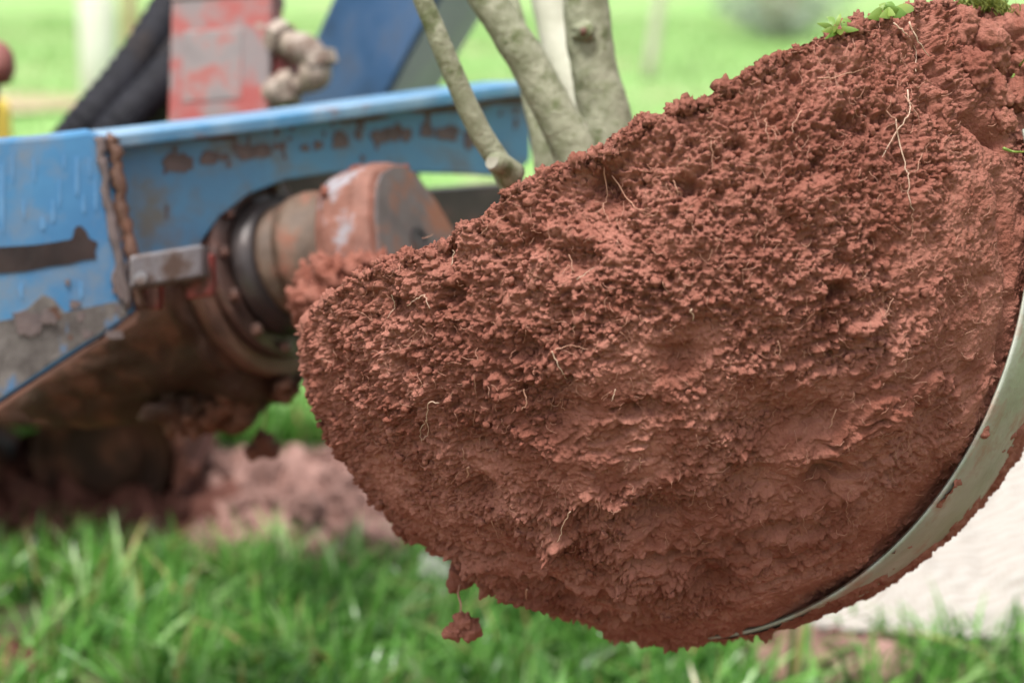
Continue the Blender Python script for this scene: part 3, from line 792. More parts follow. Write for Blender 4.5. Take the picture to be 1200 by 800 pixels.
# mud packed on the lug and between lug and ball
mc, mr = [], []
for i in range(60):
    px, py = random.uniform(355, 450), random.uniform(290, 350)
    mc.append(tuple(at(px, py + 18, 2.42 + random.uniform(-0.03, 0.05)))); mr.append(random.uniform(0.008, 0.022))
for i in range(60):
    q = random.random(); x_, y_ = pf[random.randrange(1, 9)]
    if i > 5: continue
    mc.append(tuple(LC + e1 * y_ * 0.98 + lat * x_ * 0.98 + AX * random.uniform(0.0, 0.09))); mr.append(random.uniform(0.004, 0.010))
cv, cf = lumps(np.array(mc), np.array(mr), 3, 77, rough=0.7, freq=2.2)
tag(np_obj('packed_mud', cv, cf, M['soil'], lug, True, mc[0]), kind='stuff')

# curved spade blade round the ball
psis = np.radians(np.linspace(-68, 107, 109))
oms = np.radians([0, 0.4, 3, 8, 15, 22, 30, 38, 46, 54])
bvn = []
for ro in (RO, RI):
    for w in oms:
        for s in psis:
            rr_ = ro if w > 0.001 else (RO + RI) / 2
            bvn.append(tuple(on_blade(s, w, rr_)))
NP_, NW = len(psis), len(oms)
bf = []
for L_ in range(2):
    for i in range(NW - 1):
        for k in range(NP_ - 1):
            a = L_ * NW * NP_ + i * NP_ + k
            bf.append((a, a + 1, a + NP_ + 1, a + NP_))
for k in range(NP_ - 1):
    a = k; b = NW * NP_ + k
    bf.append((a, a + 1, b + 1, b))
    a = (NW - 1) * NP_ + k; b = NW * NP_ + (NW - 1) * NP_ + k
    bf.append((a, a + 1, b + 1, b))
for k in (0, NP_ - 1):
    for i in range(NW - 1):
        a = i * NP_ + k; b = NW * NP_ + i * NP_ + k
        bf.append((a, a + NP_, b + NP_, b))
blade = obj('spade_blade', bvn, bf, M['spade'], dig, True)
blade['label'] = 'curved olive-grey steel spade blade cupping the ball from the right'
# mud smeared on the outside of the blade
ns_, nw_ = 440, 160
SS, WW = np.meshgrid(np.radians(np.linspace(6, 106, ns_)), np.radians(np.linspace(0.35, 36, nw_)), indexing='ij')
SS = SS.ravel(); WW = WW.ravel()
dirb = ((np.cos(SS)[:, None] * np.array(g1) + np.sin(SS)[:, None] * np.array(g2)) * np.cos(W0 + WW)[:, None] + np.array(nb) * np.sin(W0 + WW)[:, None])
Pb = dirb * RO
deg_s, deg_w = np.degrees(SS), np.degrees(WW)
mk = fbm(Pb / 0.030, 701, 4) * 1.3 + 0.6 * fbm(Pb / 0.09, 707, 2)
mk += np.interp(deg_s, [-50, 20, 34, 50, 112], [1.2, 1.1, 0.1, -0.35, -0.3])
mk += np.interp(deg_w, [-3, 4, 8, 14, 20, 34], [0.0, -0.1, 0.15, 0.7, 0.9, 1.0])
cov = sstep(-0.05, 0.45, mk)
hb = -0.004 + cov * (0.0050 + 0.003 * fbm(Pb / 0.04, 717, 2) + (0.35 * bumps(Pb + 0.004 * fbm(Pb / 0.01, 3, 2)[:, None], 0.012, 711, 0.3, 0.68, 0.5, 0.8) + 0.7 * bumps(Pb, 0.0055, 713)) * np.interp(deg_s, [10, 30], [0.25, 1.0]))
Vb = np.array(BC) + dirb * (RO + hb)[:, None]
I = (np.arange(ns_ - 1)[:, None] * nw_ + np.arange(nw_ - 1)[None, :]).ravel()
tag(np_obj('clinging_mud', Vb, np.stack([I, I + 1, I + nw_ + 1, I + nw_], 1), M['soil'], blade, True, Vb[0]), kind='stuff')

# control valve box, fittings, hose bundle, upright
VX = RT; VD = (FW - UP * FW.dot(Vector((0, 0, 1)))).normalized()
v0 = at(266, 70, 3.12)
tilt = RT * 0.995 + UP * 0.06; tu = UP * 0.995 - RT * -0.03
valve = obj('valve_box', *obox(v0 - tu * 0.02, tilt * 0.078, tu * 0.108, FW * 0.07), M['red_faded'], dig, bevel=0.006)
obj('valve_plate', *obox(v0 - FW * 0.0675 - tilt * 0.012 - tu * 0.018, tilt * 0.046, tu * 0.055, FW * 0.004), M['grey_plate'], valve, bevel=0.002)
obj('valve_cap', *obox(v0 + tu * 0.094, tilt * 0.080, tu * 0.008, FW * 0.073), M['grey_plate'], valve, bevel=0.003)
obj('valve_knob', *lathe(v0 + tu * 0.100 + tilt * 0.02, tu, [(0, 0.035), (0.03, 0.038), (0.07, 0.032), (0.10, 0.034)], 20), M['rust'], valve, True)
obj('valve_flange', *obox(v0 + tilt * 0.094 - tu * 0.01, tilt * 0.016, tu * 0.05, FW * 0.05), M['red'], valve, bevel=0.004)
fp = catmull([at(292, 26, 3.08), at(318, 40, 3.07), at(345, 54, 3.05), at(370, 66, 3.04), at(372, 82, 3.04), at(356, 98, 3.05), at(330, 106, 3.06), at(308, 112, 3.07)], 6)
fv, ff = tube(fp, [0.021 + 0.005 * math.sin(i * 0.55) + random.uniform(-0.001, 0.001) for i in range(len(fp))], 16)
obj('hose_elbow', fv, ff, M['beige'], valve, True)
for q in (8, 20, 34):
    ax_ = fp[q + 1] - fp[q - 1]
    obj('fitting', *lathe(fp[q], ax_, [(-0.012, 0.024), (-0.010, 0.029), (0.010, 0.029), (0.012, 0.024)], 6), M['beige'], valve)
for k, (dx, dd, rr_) in enumerate(((-20, 0.0, 0.036), (6, 0.05, 0.040), (26, -0.02, 0.034), (40, 0.06, 0.034))):
    pts = [at(100 + dx * 0.9, 172, 3.15 + dd), at(128 + dx * 0.9, 138, 3.15 + dd), at(168 + dx, 92, 3.2 + dd), at(206 + dx, 36, 3.25 + dd), at(236 + dx, -20, 3.3 + dd), at(262 + dx, -90, 3.3 + dd)]
    P3 = catmull(pts, 12)
    v, f = tube(P3, [rr_ * (1 + 0.06 * math.sin(i * 2.1)) for i in range(len(P3))], 14)
    obj('hose', v, f, M['rubber'], dig, True)
up_b = [at(318, 160, 3.42), at(430, 150, 3.20), at(484, 150, 3.42), at(380, 150, 3.66)]
up_t = [at(412, -50, 3.30), at(536, -50, 3.08), at(604, -50, 3.30), at(480, -50, 3.54)]
V4 = up_b + up_t
upo = obj('upright', V4, [(0, 1, 2, 3), (4, 7, 6, 5), (0, 4, 5, 1), (1, 5, 6, 2), (2, 6, 7, 3), (3, 7, 4, 0)], M['blue_deep'], dig, bevel=0.006)
# grey-blue plate covering the side face of the upright
P_s = plane3(V4[1], V4[2], V4[5])
obj('side_plate', *slab([V4[1].lerp(V4[2], .06) + P_s[1] * .004, V4[2].lerp(V4[1], .04) + P_s[1] * .004, V4[6].lerp(V4[5], .04) + P_s[1] * .004, V4[5].lerp(V4[6], .06) + P_s[1] * .004], -P_s[1] * 0.006), M['blue_grey'], upo)
# lever with knob at the left, beside a yellow post
lv = dig
v, f = lathe(at(-6, 74, 3.2), UP, [(-0.035, 0.012), (-0.030, 0.026), (-0.01, 0.033), (0.015, 0.030), (0.030, 0.020), (0.036, 0.006)], 20)
obj('lever_knob', v, f, M['knob'], lv, True)
v, f = tube([at(-14, 330, 3.3), at(-10, 140, 3.2), at(-6, 95, 3.2)], 0.009, 10)
obj('lever_rod', v, f, M['dark_steel'], lv, True)
yb = at(-16, 118, 4.3)
obj('yellow_post', *lathe((yb.x, yb.y, 0.66), (0, 0, 1), [(0, 0.05), (0.01, 0.05), (yb.z - 0.68, 0.05), (yb.z - 0.66, 0.045), (yb.z - 0.655, 0.02)], 16), M['yellow'], dig, True)

# chassis and crawler track in the shade underneath
ch0 = Vector((-1.35, 4.05, 0.50))
chs = obj('chassis', *obox(ch0, Vector((0.62, 0, 0)), Vector((0, 0.5, 0)), Vector((0, 0, 0.17))), M['casing'], dig, bevel=0.02)
trk = empty('crawler_track', Vector((-1.25, 4.0, 0.0)))
trk.parent = dig; trk.location = Vector((-1.25, 4.0, 0.0)) - WORLD_LOC[dig.name]
Lh, Rr_ = 0.42, 0.165
per = 4 * Lh + 2 * math.pi * Rr_
ns = 34; shoe_me = None
for k in range(ns):
    s = per * k / ns
    if s < 2 * Lh: x, z, a = -Lh + s, 2 * Rr_, 0
    elif s < 2 * Lh + math.pi * Rr_: q = (s - 2 * Lh) / Rr_; x, z, a = Lh + Rr_ * math.sin(q), Rr_ + Rr_ * math.cos(q), q
    elif s < 4 * Lh + math.pi * Rr_: x, z, a = Lh - (s - 2 * Lh - math.pi * Rr_), 0, math.pi
    else: q = (s - 4 * Lh - math.pi * Rr_) / Rr_; x, z, a = -Lh - Rr_ * math.sin(q), Rr_ - Rr_ * math.cos(q), math.pi + q
    if shoe_me is None:
        v1, f1 = obox((0, 0, 0), (0.036, 0, 0), (0, 0.15, 0), (0, 0, 0.010))
        v2, f2 = obox((0, 0, 0.018), (0.010, 0, 0), (0, 0.14, 0), (0, 0, 0.014))
        shoe_me = bpy.data.meshes.new('track_shoe'); shoe_me.from_pydata([tuple(p) for p in v1 + v2], [], f1 + [tuple(i + 8 for i in q) for q in f2]); shoe_me.materials.append(M['soil_dark'])
    so = bpy.data.objects.new('track_shoe', shoe_me); COL.objects.link(so); so.parent = trk
    so.location = (x, 0, z + 0.02); so.rotation_euler = (0, a, 0)
for xw, rw in ((-Lh, 0.14), (Lh, 0.14), (-0.14, 0.08), (0.14, 0.08)):
    zc = Rr_ + 0.02 if rw > 0.1 else 0.115
    v, f = lathe((xw - 1.25, 3.88, zc), (0, 1, 0), [(0, rw * 0.3), (0.0, rw * 0.55), (0.02, rw * 0.6), (0.02, rw * 0.85), (0, rw * 0.9), (0, rw), (0.24, rw)], 28)
    obj('track_wheel', v, f, M['casing'], trk, True)
WORLD_LOC[trk.name] = Vector((-1.25, 4.0, 0))
clod_thing('soil_clod', 'dark clod of wet soil dangling under the muddy motor casing', 308, 522, 2.75, 0.022, M['soil_dark'], 15,
           [at(312, 470, 2.75), at(311, 488, 2.75), at(308, 505, 2.75), at(308, 515, 2.75)], 0.3, (0.8, 1.25))
# mud hanging from the underside of the casing
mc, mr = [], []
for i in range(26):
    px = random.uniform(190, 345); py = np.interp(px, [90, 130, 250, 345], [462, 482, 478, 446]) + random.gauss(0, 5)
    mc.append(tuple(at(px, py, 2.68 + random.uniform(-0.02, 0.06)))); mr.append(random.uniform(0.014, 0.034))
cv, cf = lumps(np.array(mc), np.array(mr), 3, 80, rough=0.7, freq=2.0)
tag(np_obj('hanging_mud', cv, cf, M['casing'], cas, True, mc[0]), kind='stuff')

# ------------------------------------------------------------------ spoil heap, bare soil
def mound(name, cx, cy, rx, ry, hgt, mat, seed, label=None, cat=None, kind=None, parent=None, n=110):
    u = np.linspace(-1.15, 1.15, n); X, Y = np.meshgrid(u, u)
    P = np.stack([cx + X.ravel() * rx, cy + Y.ravel() * ry, np.zeros(n * n)], 1)
    rr = np.sqrt(X.ravel() ** 2 + Y.ravel() ** 2) + 0.25 * fbm(P / 0.25, seed, 3)
    z = hgt * sstep(1.0, 0.1, rr) * (1 + 0.5 * fbm(P / 0.12, seed + 3, 3)) + 0.05 * sstep(1.0, 0.8, rr) * (0.2 + bumps(P, 0.055, seed, 0.3, 0.68, 0.5, 0.7) / 0.05 + 0.4 * bumps(P, 0.03, seed + 1) / 0.02) - 0.02 * sstep(0.95, 1.1, rr)
    V = P.copy(); V[:, 2] = z
    I = (np.arange(n - 1)[:, None] * n + np.arange(n - 1)[None, :]).ravel()
    o = np_obj(name, V, np.stack([I, I + 1, I + n + 1, I + n], 1), mat, parent, True, (cx, cy, 0))
    return tag(o, label, cat, None, kind), V
hc = gnd(350, 668)
heap = empty('soil_heap', Vector((hc.x, hc.y + 0.25, 0)), 'heap of pale red soil clods on the grass behind the machine', 'soil heap')
_, hv_ = mound('heap_body', hc.x - 0.05, hc.y + 0.3, 0.62, 0.50, 0.075, M['soil_skylit'], 301, parent=heap)
clod_me = []
for k in range(6):
    v, f = lumps(np.zeros((1, 3)), [1.0], 3, 400 + k, (0.6, 1.2), 0.6, 1.7)
    me = bpy.data.meshes.new('clod'); me.from_pydata([tuple(p) for p in v], [], [tuple(int(i) for i in q) for q in f])
    clod_me.append(me)
for m_ in clod_me: m_.materials.append(M['soil_skylit'])
clod_dk = []
for me in clod_me:
    m2 = me.copy(); m2.materials.clear(); m2.materials.append(M['soil_dark']); clod_dk.append(m2)
def clods(parent, pts, name='clod', meshes=clod_me):
    for (x, y, z, s) in pts:
        o = bpy.data.objects.new(name, random.choice(meshes)); COL.objects.link(o)
        o.parent = parent; o.location = Vector((x, y, z)) - WORLD_LOC[parent.name]
        o.scale = (s, s, s * random.uniform(0.65, 0.95)); o.rotation_euler = (random.uniform(-.4, .4), random.uniform(-.4, .4), random.uniform(0, 6.28))
pts = []
for i in range(285):
    k = random.randrange(len(hv_))
    x, y, z = hv_[k]
    if z < 0.01: continue
    pts.append((x, y, z + 0.008, 0.010 + 0.034 * random.random() ** 2))
clods(heap, pts)
# darker wet mud under the machine
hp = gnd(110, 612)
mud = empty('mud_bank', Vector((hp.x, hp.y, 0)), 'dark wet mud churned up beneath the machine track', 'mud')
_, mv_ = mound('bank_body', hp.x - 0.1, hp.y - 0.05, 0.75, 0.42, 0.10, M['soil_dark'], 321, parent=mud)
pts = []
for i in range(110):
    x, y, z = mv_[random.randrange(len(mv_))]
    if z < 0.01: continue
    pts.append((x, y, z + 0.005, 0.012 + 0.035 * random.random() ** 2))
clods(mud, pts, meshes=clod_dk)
# bare red soil by the fabric and in the near corner
sp1 = gnd(960, 776)
bare1 = empty('bare_soil', Vector((sp1.x, sp1.y, 0)), 'patch of pinkish bare soil in front of the white fabric', 'soil patch')
_, bv1 = mound('soil_surface', sp1.x, sp1.y, 0.20, 0.12, 0.02, M['soil_skylit'], 331, parent=bare1, n=50)
clods(bare1, [(x, y, z, random.uniform(0.008, 0.02)) for x, y, z in bv1[np.random.default_rng(3).choice(len(bv1), 30)] if z > 0.005])
sp2 = gnd(5, 790)
bare2 = empty('bare_soil', Vector((sp2.x, sp2.y, 0)), 'patch of red crumbly soil in the grass at the lower left corner', 'soil patch')
_, bv2 = mound('soil_surface', sp2.x - 0.05, sp2.y - 0.02, 0.20, 0.14, 0.04, M['soil_dark'], 341, parent=bare2, n=50)
clods(bare2, [(x, y, z, random.uniform(0.008, 0.022)) for x, y, z in bv2[np.random.default_rng(4).choice(len(bv2), 40)] if z > 0.005], meshes=clod_dk)

# unseen dark soil sheet under the ball, added to redden the bounce light
n = 60
u = np.linspace(-1, 1, n); X, Y = np.meshgrid(u, u)
X = X.ravel() * 2.6; Y = 1.0 + Y.ravel() * 1.75
P = np.stack([X, Y, 0 * X], 1)
Y = Y + 0.12 * fbm(P / 0.3, 351, 2)
V = np.stack([X, Y, 0.012 + 0.03 * np.maximum(fbm(P / 0.15, 353, 3), 0)], 1)
I = (np.arange(n - 1)[:, None] * n + np.arange(n - 1)[None, :]).ravel()
tag(np_obj('bounce_sheet', V, np.stack([I, I + 1, I + n + 1, I + n], 1), M['soil_dark'], None, True, (0, 1, 0)), kind='structure')

# ------------------------------------------------------------------ white hessian sheet
def hessian_mat():
    m, t, p = new_mat('white_woven_fabric')
    tc = N(t, 'ShaderNodeTexCoord')
    outs = []
    for ang in (1.25, 2.9):
        mp = N(t, 'ShaderNodeMapping'); mp.inputs['Rotation'].default_value = (0, 0, ang)
        t.links.new(tc.outputs['UV'], mp.inputs['Vector'])
        w = N(t, 'ShaderNodeTexWave'); w.inputs['Scale'].default_value = 20; w.inputs['Distortion'].default_value = 1.5
        w.inputs['Detail'].default_value = 2; w.inputs['Detail Scale'].default_value = 2
        t.links.new(mp.outputs[0], w.inputs['Vector']); outs.append(w.outputs['Fac'])
    hf = N(t, 'ShaderNodeMath', operation='MULTIPLY'); t.links.new(outs[1], hf.inputs[0]); hf.inputs[1].default_value = 0.45
    mx = N(t, 'ShaderNodeMath', operation='MAXIMUM'); t.links.new(outs[0], mx.inputs[0]); t.links.new(hf.outputs[0], mx.inputs[1])
    mr = N(t, 'ShaderNodeMapRange'); mr.inputs['From Min'].default_value = 0.15; mr.inputs['From Max'].default_value = 0.7
    t.links.new(mx.outputs[0], mr.inputs['Value'])
    c = mix(t, mr.outputs[0], (0.235, 0.195, 0.165), (0.385, 0.365, 0.335))
    t.links.new(c, p.inputs['Base Color']); p.inputs['Roughness'].default_value = 0.85
    b = N(t, 'ShaderNodeBump'); b.inputs['Strength'].default_value = 0.6; b.inputs['Distance'].default_value = 0.004
    t.links.new(mx.outputs[0], b.inputs['Height']); t.links.new(b.outputs[0], p.inputs['Normal'])
    return m
n = 130
u = np.linspace(0, 1, n); U, W_ = np.meshgrid(u, u)
c00, c10 = gnd(905, 764), gnd(1330, 786)
X = c00.x - 0.02 + U.ravel() * (c10.x - c00.x + 0.5) + 0.35 * (W_.ravel() - 0.3)
Y = c00.y + 0.10 - 0.16 * U.ravel() + W_.ravel() * 1.9
P = np.stack([X, Y, 0 * X], 1)
edgef = sstep(0, 0.06, W_.ravel())
Y = Y + 0.05 * fbm(P / 0.25, 501, 2) * (1 - edgef)
fold = np.abs(fbm(np.stack([X / 0.45 + 0.25 * Y, Y / 0.16, 0 * X], 1), 511, 3))
Z = 0.018 + 0.20 * sstep(0.02, 0.75, W_.ravel()) + 0.07 * edgef * (1 - fold * 1.7) + 0.025 * fbm(P / 0.07, 521, 2) * edgef + 0.012
V = np.stack([X, Y, np.maximum(Z, 0.012)], 1)
I = (np.arange(n - 1)[:, None] * n + np.arange(n - 1)[None, :]).ravel()
cl = np_obj('fabric_sheet', V, np.stack([I, I + 1, I + n + 1, I + n], 1), hessian_mat(), None, True, (c00.x + .4, c00.y + .8, 0))
uvl = cl.data.uv_layers.new(name='UVMap')
li = np.empty(len(cl.data.loops), np.int32); cl.data.loops.foreach_get('vertex_index', li)
uv = np.stack([U.ravel()[li] * 1.5, W_.ravel()[li] * 1.9], 1).astype(np.float32)
uvl.data.foreach_set('uv', uv.ravel())
sm = cl.modifiers.new('solid', 'SOLIDIFY'); sm.thickness = 0.003
tag(cl, 'rumpled white woven hessian sheet lying on the ground behind the spade', 'fabric sheet')

# ------------------------------------------------------------------ grass
V = []
n = 60
u = np.linspace(-1, 1, n); X, Y = np.meshgrid(u, u)
X = X.ravel() * 2.4; Y = 3.75 + Y.ravel() * 1.25
P = np.stack([X, Y, 0 * X], 1)
V = np.stack([X + 0.1 * fbm(P / 0.3, 361, 2), Y + 0.15 * fbm(P / 0.3, 363, 2), 0.010 + 0.006 * fbm(P / 0.2, 365, 2)], 1)
I = (np.arange(n - 1)[:, None] * n + np.arange(n - 1)[None, :]).ravel()
tag(np_obj('gap_shade_sheet', V, np.stack([I, I + 1, I + n + 1, I + n], 1), surf('gap_shade', (0.035, 0.05, 0.015), (0.09, 0.06, 0.03), 12, 0.9, 0.5, 60), None, True, (0, 3.7, 0)), kind='structure')  # dark sheet added under the blades, standing in for shade in the gaps
def grass_blades(n_pts, hmin, hmax, wmin, wmax, seed, tint_lo=0.0, tint_hi=0.9, dry=0.03, clump=0.12, lean=0.6, zf=None):
    rg = np.random.default_rng(seed)
    x, y = n_pts[:, 0], n_pts[:, 1]; n = len(x)
    P = np.stack([x, y, np.zeros(n)], 1)
    cl_ = fbm(P / clump, seed, 2); cl2 = fbm(P / clump + 40, seed + 9, 2)
    hgt = (hmin + (hmax - hmin) * rg.random(n)) * (1 + 0.45 * cl_)
    wd = rg.uniform(wmin, wmax, n)
    az = cl2 * 5 + rg.normal(0, 0.9, n)
    ln = np.abs(rg.normal(lean * 0.7, lean * 0.5, n))
    fa = rg.uniform(0, 6.28, n)
    tint = np.clip(tint_lo + (tint_hi - tint_lo) * (0.5 + 0.35 * cl_ + 0.22 * rg.normal(0, 1, n)), 0.02, 0.86)
    tint = np.where(rg.random(n) < dry, rg.uniform(0.93, 1, n), tint)
    lev = np.array([0, 0.35, 0.7, 1.0]); wl = np.array([0.8, 1.0, 0.7, 0.0])
    dx, dy = np.cos(az), np.sin(az); sx, sy = np.cos(fa), np.sin(fa)
    z0 = zf(x, y) if zf else np.zeros(n)
    vs = []
    for i, (t_, w_) in enumerate(zip(lev, wl)):
        b = ln * t_ * t_ * hgt
        cx, cy, cz = x + dx * b, y + dy * b, z0 + hgt * t_ * (1 - 0.28 * np.minimum(ln, 1.6) * t_) - 0.004
        if i < 3:
            vs.append(np.stack([cx - sx * wd * w_ / 2, cy - sy * wd * w_ / 2, cz], 1))
            vs.append(np.stack([cx + sx * wd * w_ / 2, cy + sy * wd * w_ / 2, cz], 1))
        else: vs.append(np.stack([cx, cy, cz], 1))
    V = np.stack(vs, 1).reshape(-1, 3)
    b = (np.arange(n) * 7)[:, None]
    Q = np.concatenate([b + np.array([[0, 1, 3, 2]]), b + np.array([[2, 3, 5, 4]])]); T = b + np.array([[4, 5, 6]])
    return V, [Q, T], np.repeat(tint, 7)
def wedge(n, y0, y1, seed, margin=0.45):
    rg = np.random.default_rng(seed)
    y = np.sqrt(rg.uniform(y0 ** 2, y1 ** 2, n)); x = rg.uniform(-1, 1, n) * (0.262 * y + margin)
    return np.stack([x, y], 1)
def outside(p, cx, cy, rx, ry, seed=0, k=0.9):
    q = np.sqrt(((p[:, 0] - cx) / rx) ** 2 + ((p[:, 1] - cy) / ry) ** 2) + 0.25 * fbm(np.stack([p[:, 0], p[:, 1], 0 * p[:, 0]], 1) / 0.2, seed, 2)
    return q > k
p = wedge(36000, 2.7, 4.9, 1)
rg = np.random.default_rng(5)
keep = outside(p, hc.x - 0.05, hc.y + 0.3, 0.62, 0.50, 301, 0.72) & outside(p, hp.x - 0.1, hp.y - 0.05, 0.75, 0.42, 321, 0.6)
keep &= outside(p, sp1.x, sp1.y, 0.20, 0.12, 331, 0.8) | (rg.random(len(p)) < 0.12)
keep &= outside(p, sp2.x - 0.05, sp2.y - 0.02, 0.20, 0.14, 341, 0.8) | (rg.random(len(p)) < 0.05)
keep &= ~((p[:, 0] > c00.x + 0.05 + 0.15 * (p[:, 1] - c00.y)) & (p[:, 1] > c00.y + 0.10 - 0.12 * (p[:, 0] - c00.x)))
keep &= ~((p[:, 0] > c00.x - 0.05) & (rg.random(len(p)) < 0.72))
keep &= ~((p[:, 0] < -0.15) & (p[:, 1] > hp.y - 0.05) & (p[:, 1] < hp.y + 0.6))
keep &= fbm(np.stack([p[:, 0], p[:, 1], 0 * p[:, 0]], 1) / 0.22, 77, 2) > -0.55
p = p[keep]
V, F, tn = grass_blades(p, 0.05, 0.16, 0.006, 0.0145, 21, -0.25, 1.0, 0.05, 0.06, 0.9)
tag(np_obj('grass', V, F, M['grass'], None, True, (0, 3.8, 0), {'tint': tn}), 'lush green grass growing below the soil ball', 'grass', kind='stuff')
p = wedge(24000, 4.7, 26, 2, 1.0)
keep = outside(p, hc.x - 0.05, hc.y + 0.3, 0.62, 0.50, 301, 0.72) & ~((p[:, 0] > c00.x) & (p[:, 1] < c00.y + 2.2)) & ~((p[:, 0] < -0.45) & (p[:, 1] < 5.0))
p = p[keep]
V, F, tn = grass_blades(p, 0.04, 0.10, 0.008, 0.018, 22, 0.0, 1.0, 0.03, 0.8, 0.7)
tag(np_obj('field_grass', V, F, M['grass_far'], None, True, (0, 12, 0), {'tint': tn}), 'pale green short grass of the open field behind', 'grass', kind='stuff')

# ------------------------------------------------------------------ plants growing on the ball
def leaf_mesh(base, tip, width, droop, seg=5):
    base, tip = Vector(base), Vector(tip)
    d = tip - base; side = d.cross(FW * -1).normalized()
    nrm = side.cross(d).normalized()
    V = []; F = []
    for i in range(seg + 1):
        t_ = i / seg
        c = base.lerp(tip, t_) + Vector((0, 0, -droop * t_ * t_)) + nrm * 0.004 * math.sin(t_ * 3)
        w = width * math.sin(math.pi * min(0.08 + t_ * 0.9, 1.0)) ** 0.8 * 0.5
        V += [c - side * w, c + nrm * w * 0.25, c + side * w]
    for i in range(seg):
        a = i * 3
        F += [(a, a + 1, a + 4, a + 3), (a + 1, a + 2, a + 5, a + 4)]
    return V, F
def set_tint(o, v):
    a = o.data.attributes.new('tint', 'FLOAT', 'POINT')
    a.data.foreach_set('value', np.full(len(o.data.vertices), v, np.float32))
def weed(px, py0, spec, label):
    py, d = rim_at(px); py += 5
    spec = [(tx, ty - py0 + py, w, dd) for tx, ty, w, dd in spec]
    c = at(px, py, d)
    e = empty('weed', c, label, 'weed')
    for (tx, ty, w, dd) in spec:
        v, f = leaf_mesh(c + Vector((random.uniform(-.004, .004), 0, 0)), at(tx, ty, d + dd), w, 0.004)
        o = obj('leaf', v, f, M['leaf'], e, True); set_tint(o, random.uniform(0.2, 1.0))
    return e
def rim_at(px):
    j = int(px / 4)
    col = dm[:, j]
    i = int(np.argmax(col < 8))
    return i * 4 - 40, float(np.median(col[i:i + 3]))
weed(980, 36, [(957, 21, 0.006, -.02), (962, 31, 0.006, -.03), (966, 40, 0.005, -.02), (972, 14, 0.006, .02), (985, 10, 0.004, 0), (994, 16, 0.006, .02), (1003, 20, 0.007, .01), (1007, 29, 0.006, -.01), (975, 24, 0.007, -.03), (990, 28, 0.007, -.03), (968, 15, 0.004, .03)],
     'small green rosette weed with narrow leaves on the rim of the ball')
weed(1040, 12, [(1016, 11, 0.012, -.02), (1024, 3, 0.012, 0), (1034, -4, 0.012, .02), (1045, -8, 0.010, 0), (1054, 0, 0.012, -.02), (1062, 6, 0.012, 0), (1072, 0, 0.010, .02), (1030, 10, 0.010, -.03), (1050, 8, 0.010, -.03)],
     'broad-leaved green weed at the top edge of the ball')
# moss
def moss(px, py, d, rx, rz, n, label, seed):
    d = rim_at(px)[1]; py = rim_at(px)[0] + 6
    rg = np.random.default_rng(seed); c = np.array(at(px, py, d))
    p = rg.normal(0, 1, (n, 2)) * [rx, rx * 0.6]
    V, F, tn = grass_blades(np.zeros((n, 2)), 0.004, 0.009, 0.0012, 0.0026, seed, 0, 1, 0.0, 0.1, 1.0)
    V = V.reshape(n, 7, 3); an = rg.normal(0, 0.7, n)
    V[:, :, 0] += p[:, 0][:, None] + V[:, :, 2] * np.sin(an)[:, None]; V[:, :, 1] += p[:, 1][:, None]
    V[:, :, 2] += (rz * np.exp(-(p[:, 0] / rx) ** 2 * 0.5) + rg.normal(0, rz * 0.35, n))[:, None]
    V = V.reshape(-1, 3) + c
    o = np_obj('moss_clump', V, F, M['moss'], None, True, c, {'tint': rg.random(len(V))})
    tag(o, label, 'moss')
moss(1150, 18, 1.84, 0.016, 0.010, 900, 'cushion of yellow-green moss on top of the ball', 61)
moss(1192, 6, 1.84, 0.014, 0.008, 600, 'smaller tuft of moss at the top right corner of the ball', 62)
# grass wisps caught at the right side
for pts, lab in (([(1186, 92), (1193, 80), (1204, 66)], 'pale green grass blade stuck in the soil at the upper right edge'), ([(1176, 174), (1188, 178), (1204, 178)], 'thin grass wisp poking out beside the spade edge')):
    P3 = catmull([on_ball(x, y, 0.012) if x < 1195 else at(x, y, 1.80) for x, y in pts], 5)
    v, f = tube(P3, [0.0016 * (1 - 0.6 * i / len(P3)) for i in range(len(P3))], 5)
    o = obj('grass_blade', v, f, M['leaf'], None, True); set_tint(o, 0.9); tag(o, lab, 'grass blade')

# ------------------------------------------------------------------ white scrap, and pale flecks painting wet glints, in the grass
for i, (px, py, s, lab) in enumerate([(508, 664, 0.028, 'bright white scrap of fabric in the grass left of the ball'), (520, 690, 0.010, 'small pale fleck painting a glint in the grass below the white scrap'), (462, 668, 0.007, 'tiny pale fleck painting a glint in the grass beside the soil heap')]):
    c = gnd(px, py, 0.08); m_ = 14
    uu = np.linspace(-1, 1, m_); X, Y = np.meshgrid(uu, uu)
    P = np.stack([X.ravel(), Y.ravel(), np.full(m_ * m_, i * 3.0)], 1)
    q = 1 + 0.3 * fbm(P * 1.5, 600 + i, 2)
    V = np.stack([c.x + X.ravel() * s * q, c.y + Y.ravel() * s * q, c.z + s * 0.6 * fbm(P * 1.3, 610 + i, 2) + Y.ravel() * s * 0.4], 1)
    I = (np.arange(m_ - 1)[:, None] * m_ + np.arange(m_ - 1)[None, :]).ravel()
    o = np_obj('scrap_and_glint', V, np.stack([I, I + 1, I + m_ + 1, I + m_], 1), surf('pale_scrap_and_glint', (0.42, 0.44, 0.36), (0.55, 0.57, 0.48), 30, 0.8, 0.2, 100), None, True, tuple(c))
    sm = o.modifiers.new('solid', 'SOLIDIFY'); sm.thickness = 0.002
    tag(o, lab, 'fabric scrap')

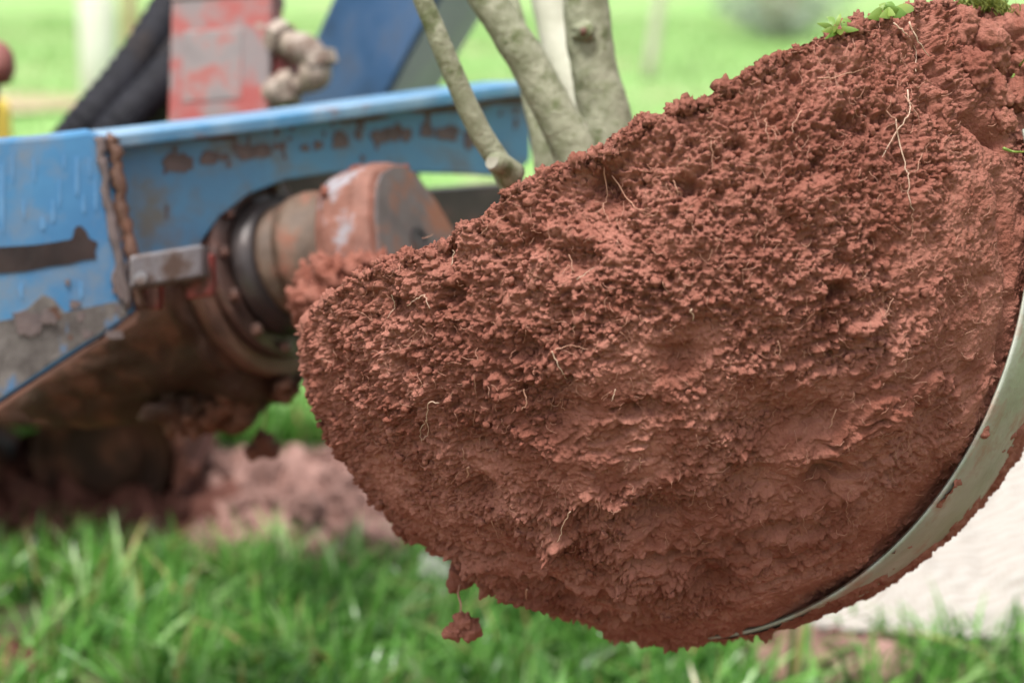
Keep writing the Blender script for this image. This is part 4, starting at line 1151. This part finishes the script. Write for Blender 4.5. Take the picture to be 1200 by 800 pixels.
# ------------------------------------------------------------------ far field: saplings with guards, bush
def sapling(px, py, label, hgt, rad, mat_t, seed):
    g_ = gnd(px, py)
    e = empty('sapling', g_, label, 'sapling', 'young trees in the field')
    P3 = catmull([g_ + Vector((0, 0, 0)), g_ + Vector((random.gauss(0, .04), 0, hgt * .4)), g_ + Vector((random.gauss(0, .06), 0, hgt * .75)), g_ + Vector((random.gauss(0, .1), 0, hgt))], 6)
    v, f = tube(P3, [rad * (1 - 0.65 * i / len(P3)) for i in range(len(P3))], 10)
    obj('trunk', v, f, mat_t, e, True)
    for k in range(9):
        b = P3[random.randrange(8, len(P3))]; an = random.uniform(0, 6.28); L_ = random.uniform(0.3, 0.7)
        tip = b + Vector((math.cos(an) * L_ * .6, math.sin(an) * L_ * .6, L_))
        v, f = tube(catmull([b, b.lerp(tip, .5) + Vector((0, 0, -.04)), tip], 4), [rad * .35 * (1 - 0.08 * i) for i in range(9)], 6)
        obj('branch', v, f, mat_t, e, True)
    return e
M['trunk_pale'] = surf('pale_trunk_bark', (0.55, 0.50, 0.40), (0.66, 0.62, 0.52), 6, 0.8, 0.3, 40)
M['trunk_tan'] = surf('tan_trunk_bark', (0.42, 0.30, 0.17), (0.50, 0.38, 0.24), 6, 0.8, 0.3, 40)
M['guard'] = surf('pale_tree_guard', (0.60, 0.60, 0.50), (0.70, 0.70, 0.62), 4, 0.6, 0.1, 20)
e = sapling(118, 128, 'pale-barked young tree in a whitish guard in the field', 2.6, 0.05, M['trunk_pale'], 1)
gp = WORLD_LOC[e.name]
obj('tree_guard', *lathe(gp, (0, 0, 1), [(0.0, 0.12), (0.02, 0.13), (0.75, 0.12), (0.76, 0.11), (0.70, 0.10)], 18), M['guard'], e, True)
sapling(152, 100, 'thin tan young tree right of the guarded one', 2.6, 0.06, M['trunk_tan'], 2)
sapling(760, 95, 'slender pale young tree far behind the root ball stems', 2.4, 0.05, M['trunk_pale'], 3)
# grey-green bush
gb = gnd(912, 46)
bush = empty('bush', gb, 'dark grey-green rounded bush far off in the field', 'bush')
for k in range(6):
    an = k * 1.05
    v, f = tube([gb, gb + Vector((0.15 * math.cos(an), 0.15 * math.sin(an), .4)), gb + Vector((.4 * math.cos(an), .4 * math.sin(an), .9))], [0.03, 0.022, 0.01], 6)
    obj('branch', v, f, M['trunk_tan'], bush, True)
rg = np.random.default_rng(9); n = 1500
d_ = rg.normal(0, 1, (n, 3)); d_ /= np.linalg.norm(d_, axis=1)[:, None]
rr = (0.25 + 0.95 * rg.random(n) ** 0.8) * (1 + 0.3 * fbm(d_ * 2, 3, 2))
cc = np.array(gb) + np.stack([d_[:, 0] * .80, d_[:, 1] * .7, d_[:, 2] * .5 + .60], 1) * np.stack([rr, rr, rr], 1)
a1 = rg.normal(0, 1, (n, 3)) * .035; a2 = rg.normal(0, 1, (n, 3)) * .035
V = np.stack([cc - a1, cc + a2, cc + a1], 1).reshape(-1, 3)
np_obj('crown', V, np.arange(3 * n).reshape(-1, 3), M['shrub'], bush, False, np.array(gb), {'tint': np.repeat(rg.random(n), 3)})
# bare strip across the field at the left
fs = gnd(60, 128)
u = np.linspace(0, 1, 40); X = fs.x - 4 + 4.6 * u
lo = fs.y - 0.5 + 0.35 * np.array(fbm(np.stack([X, 0 * X, 0 * X], 1), 5, 2)); hi = fs.y + 0.9 + 0.4 * np.array(fbm(np.stack([X, 0 * X + 5, 0 * X], 1), 6, 2))
tp = np.minimum(1, 6 * (1 - u))
mid = (lo + hi) / 2
V = np.concatenate([np.stack([X, mid + (lo - mid) * tp, 0 * X + 0.03], 1), np.stack([X, mid + (hi - mid) * tp, 0 * X + 0.03], 1)])
I = np.arange(39)
st = np_obj('bare_strip', V, np.stack([I, I + 1, I + 41, I + 40], 1), surf('dry_bare_earth', (0.42, 0.30, 0.19), (0.48, 0.42, 0.25), 2, 0.9, 0.3, 20), None, True)
tag(st, kind='structure')
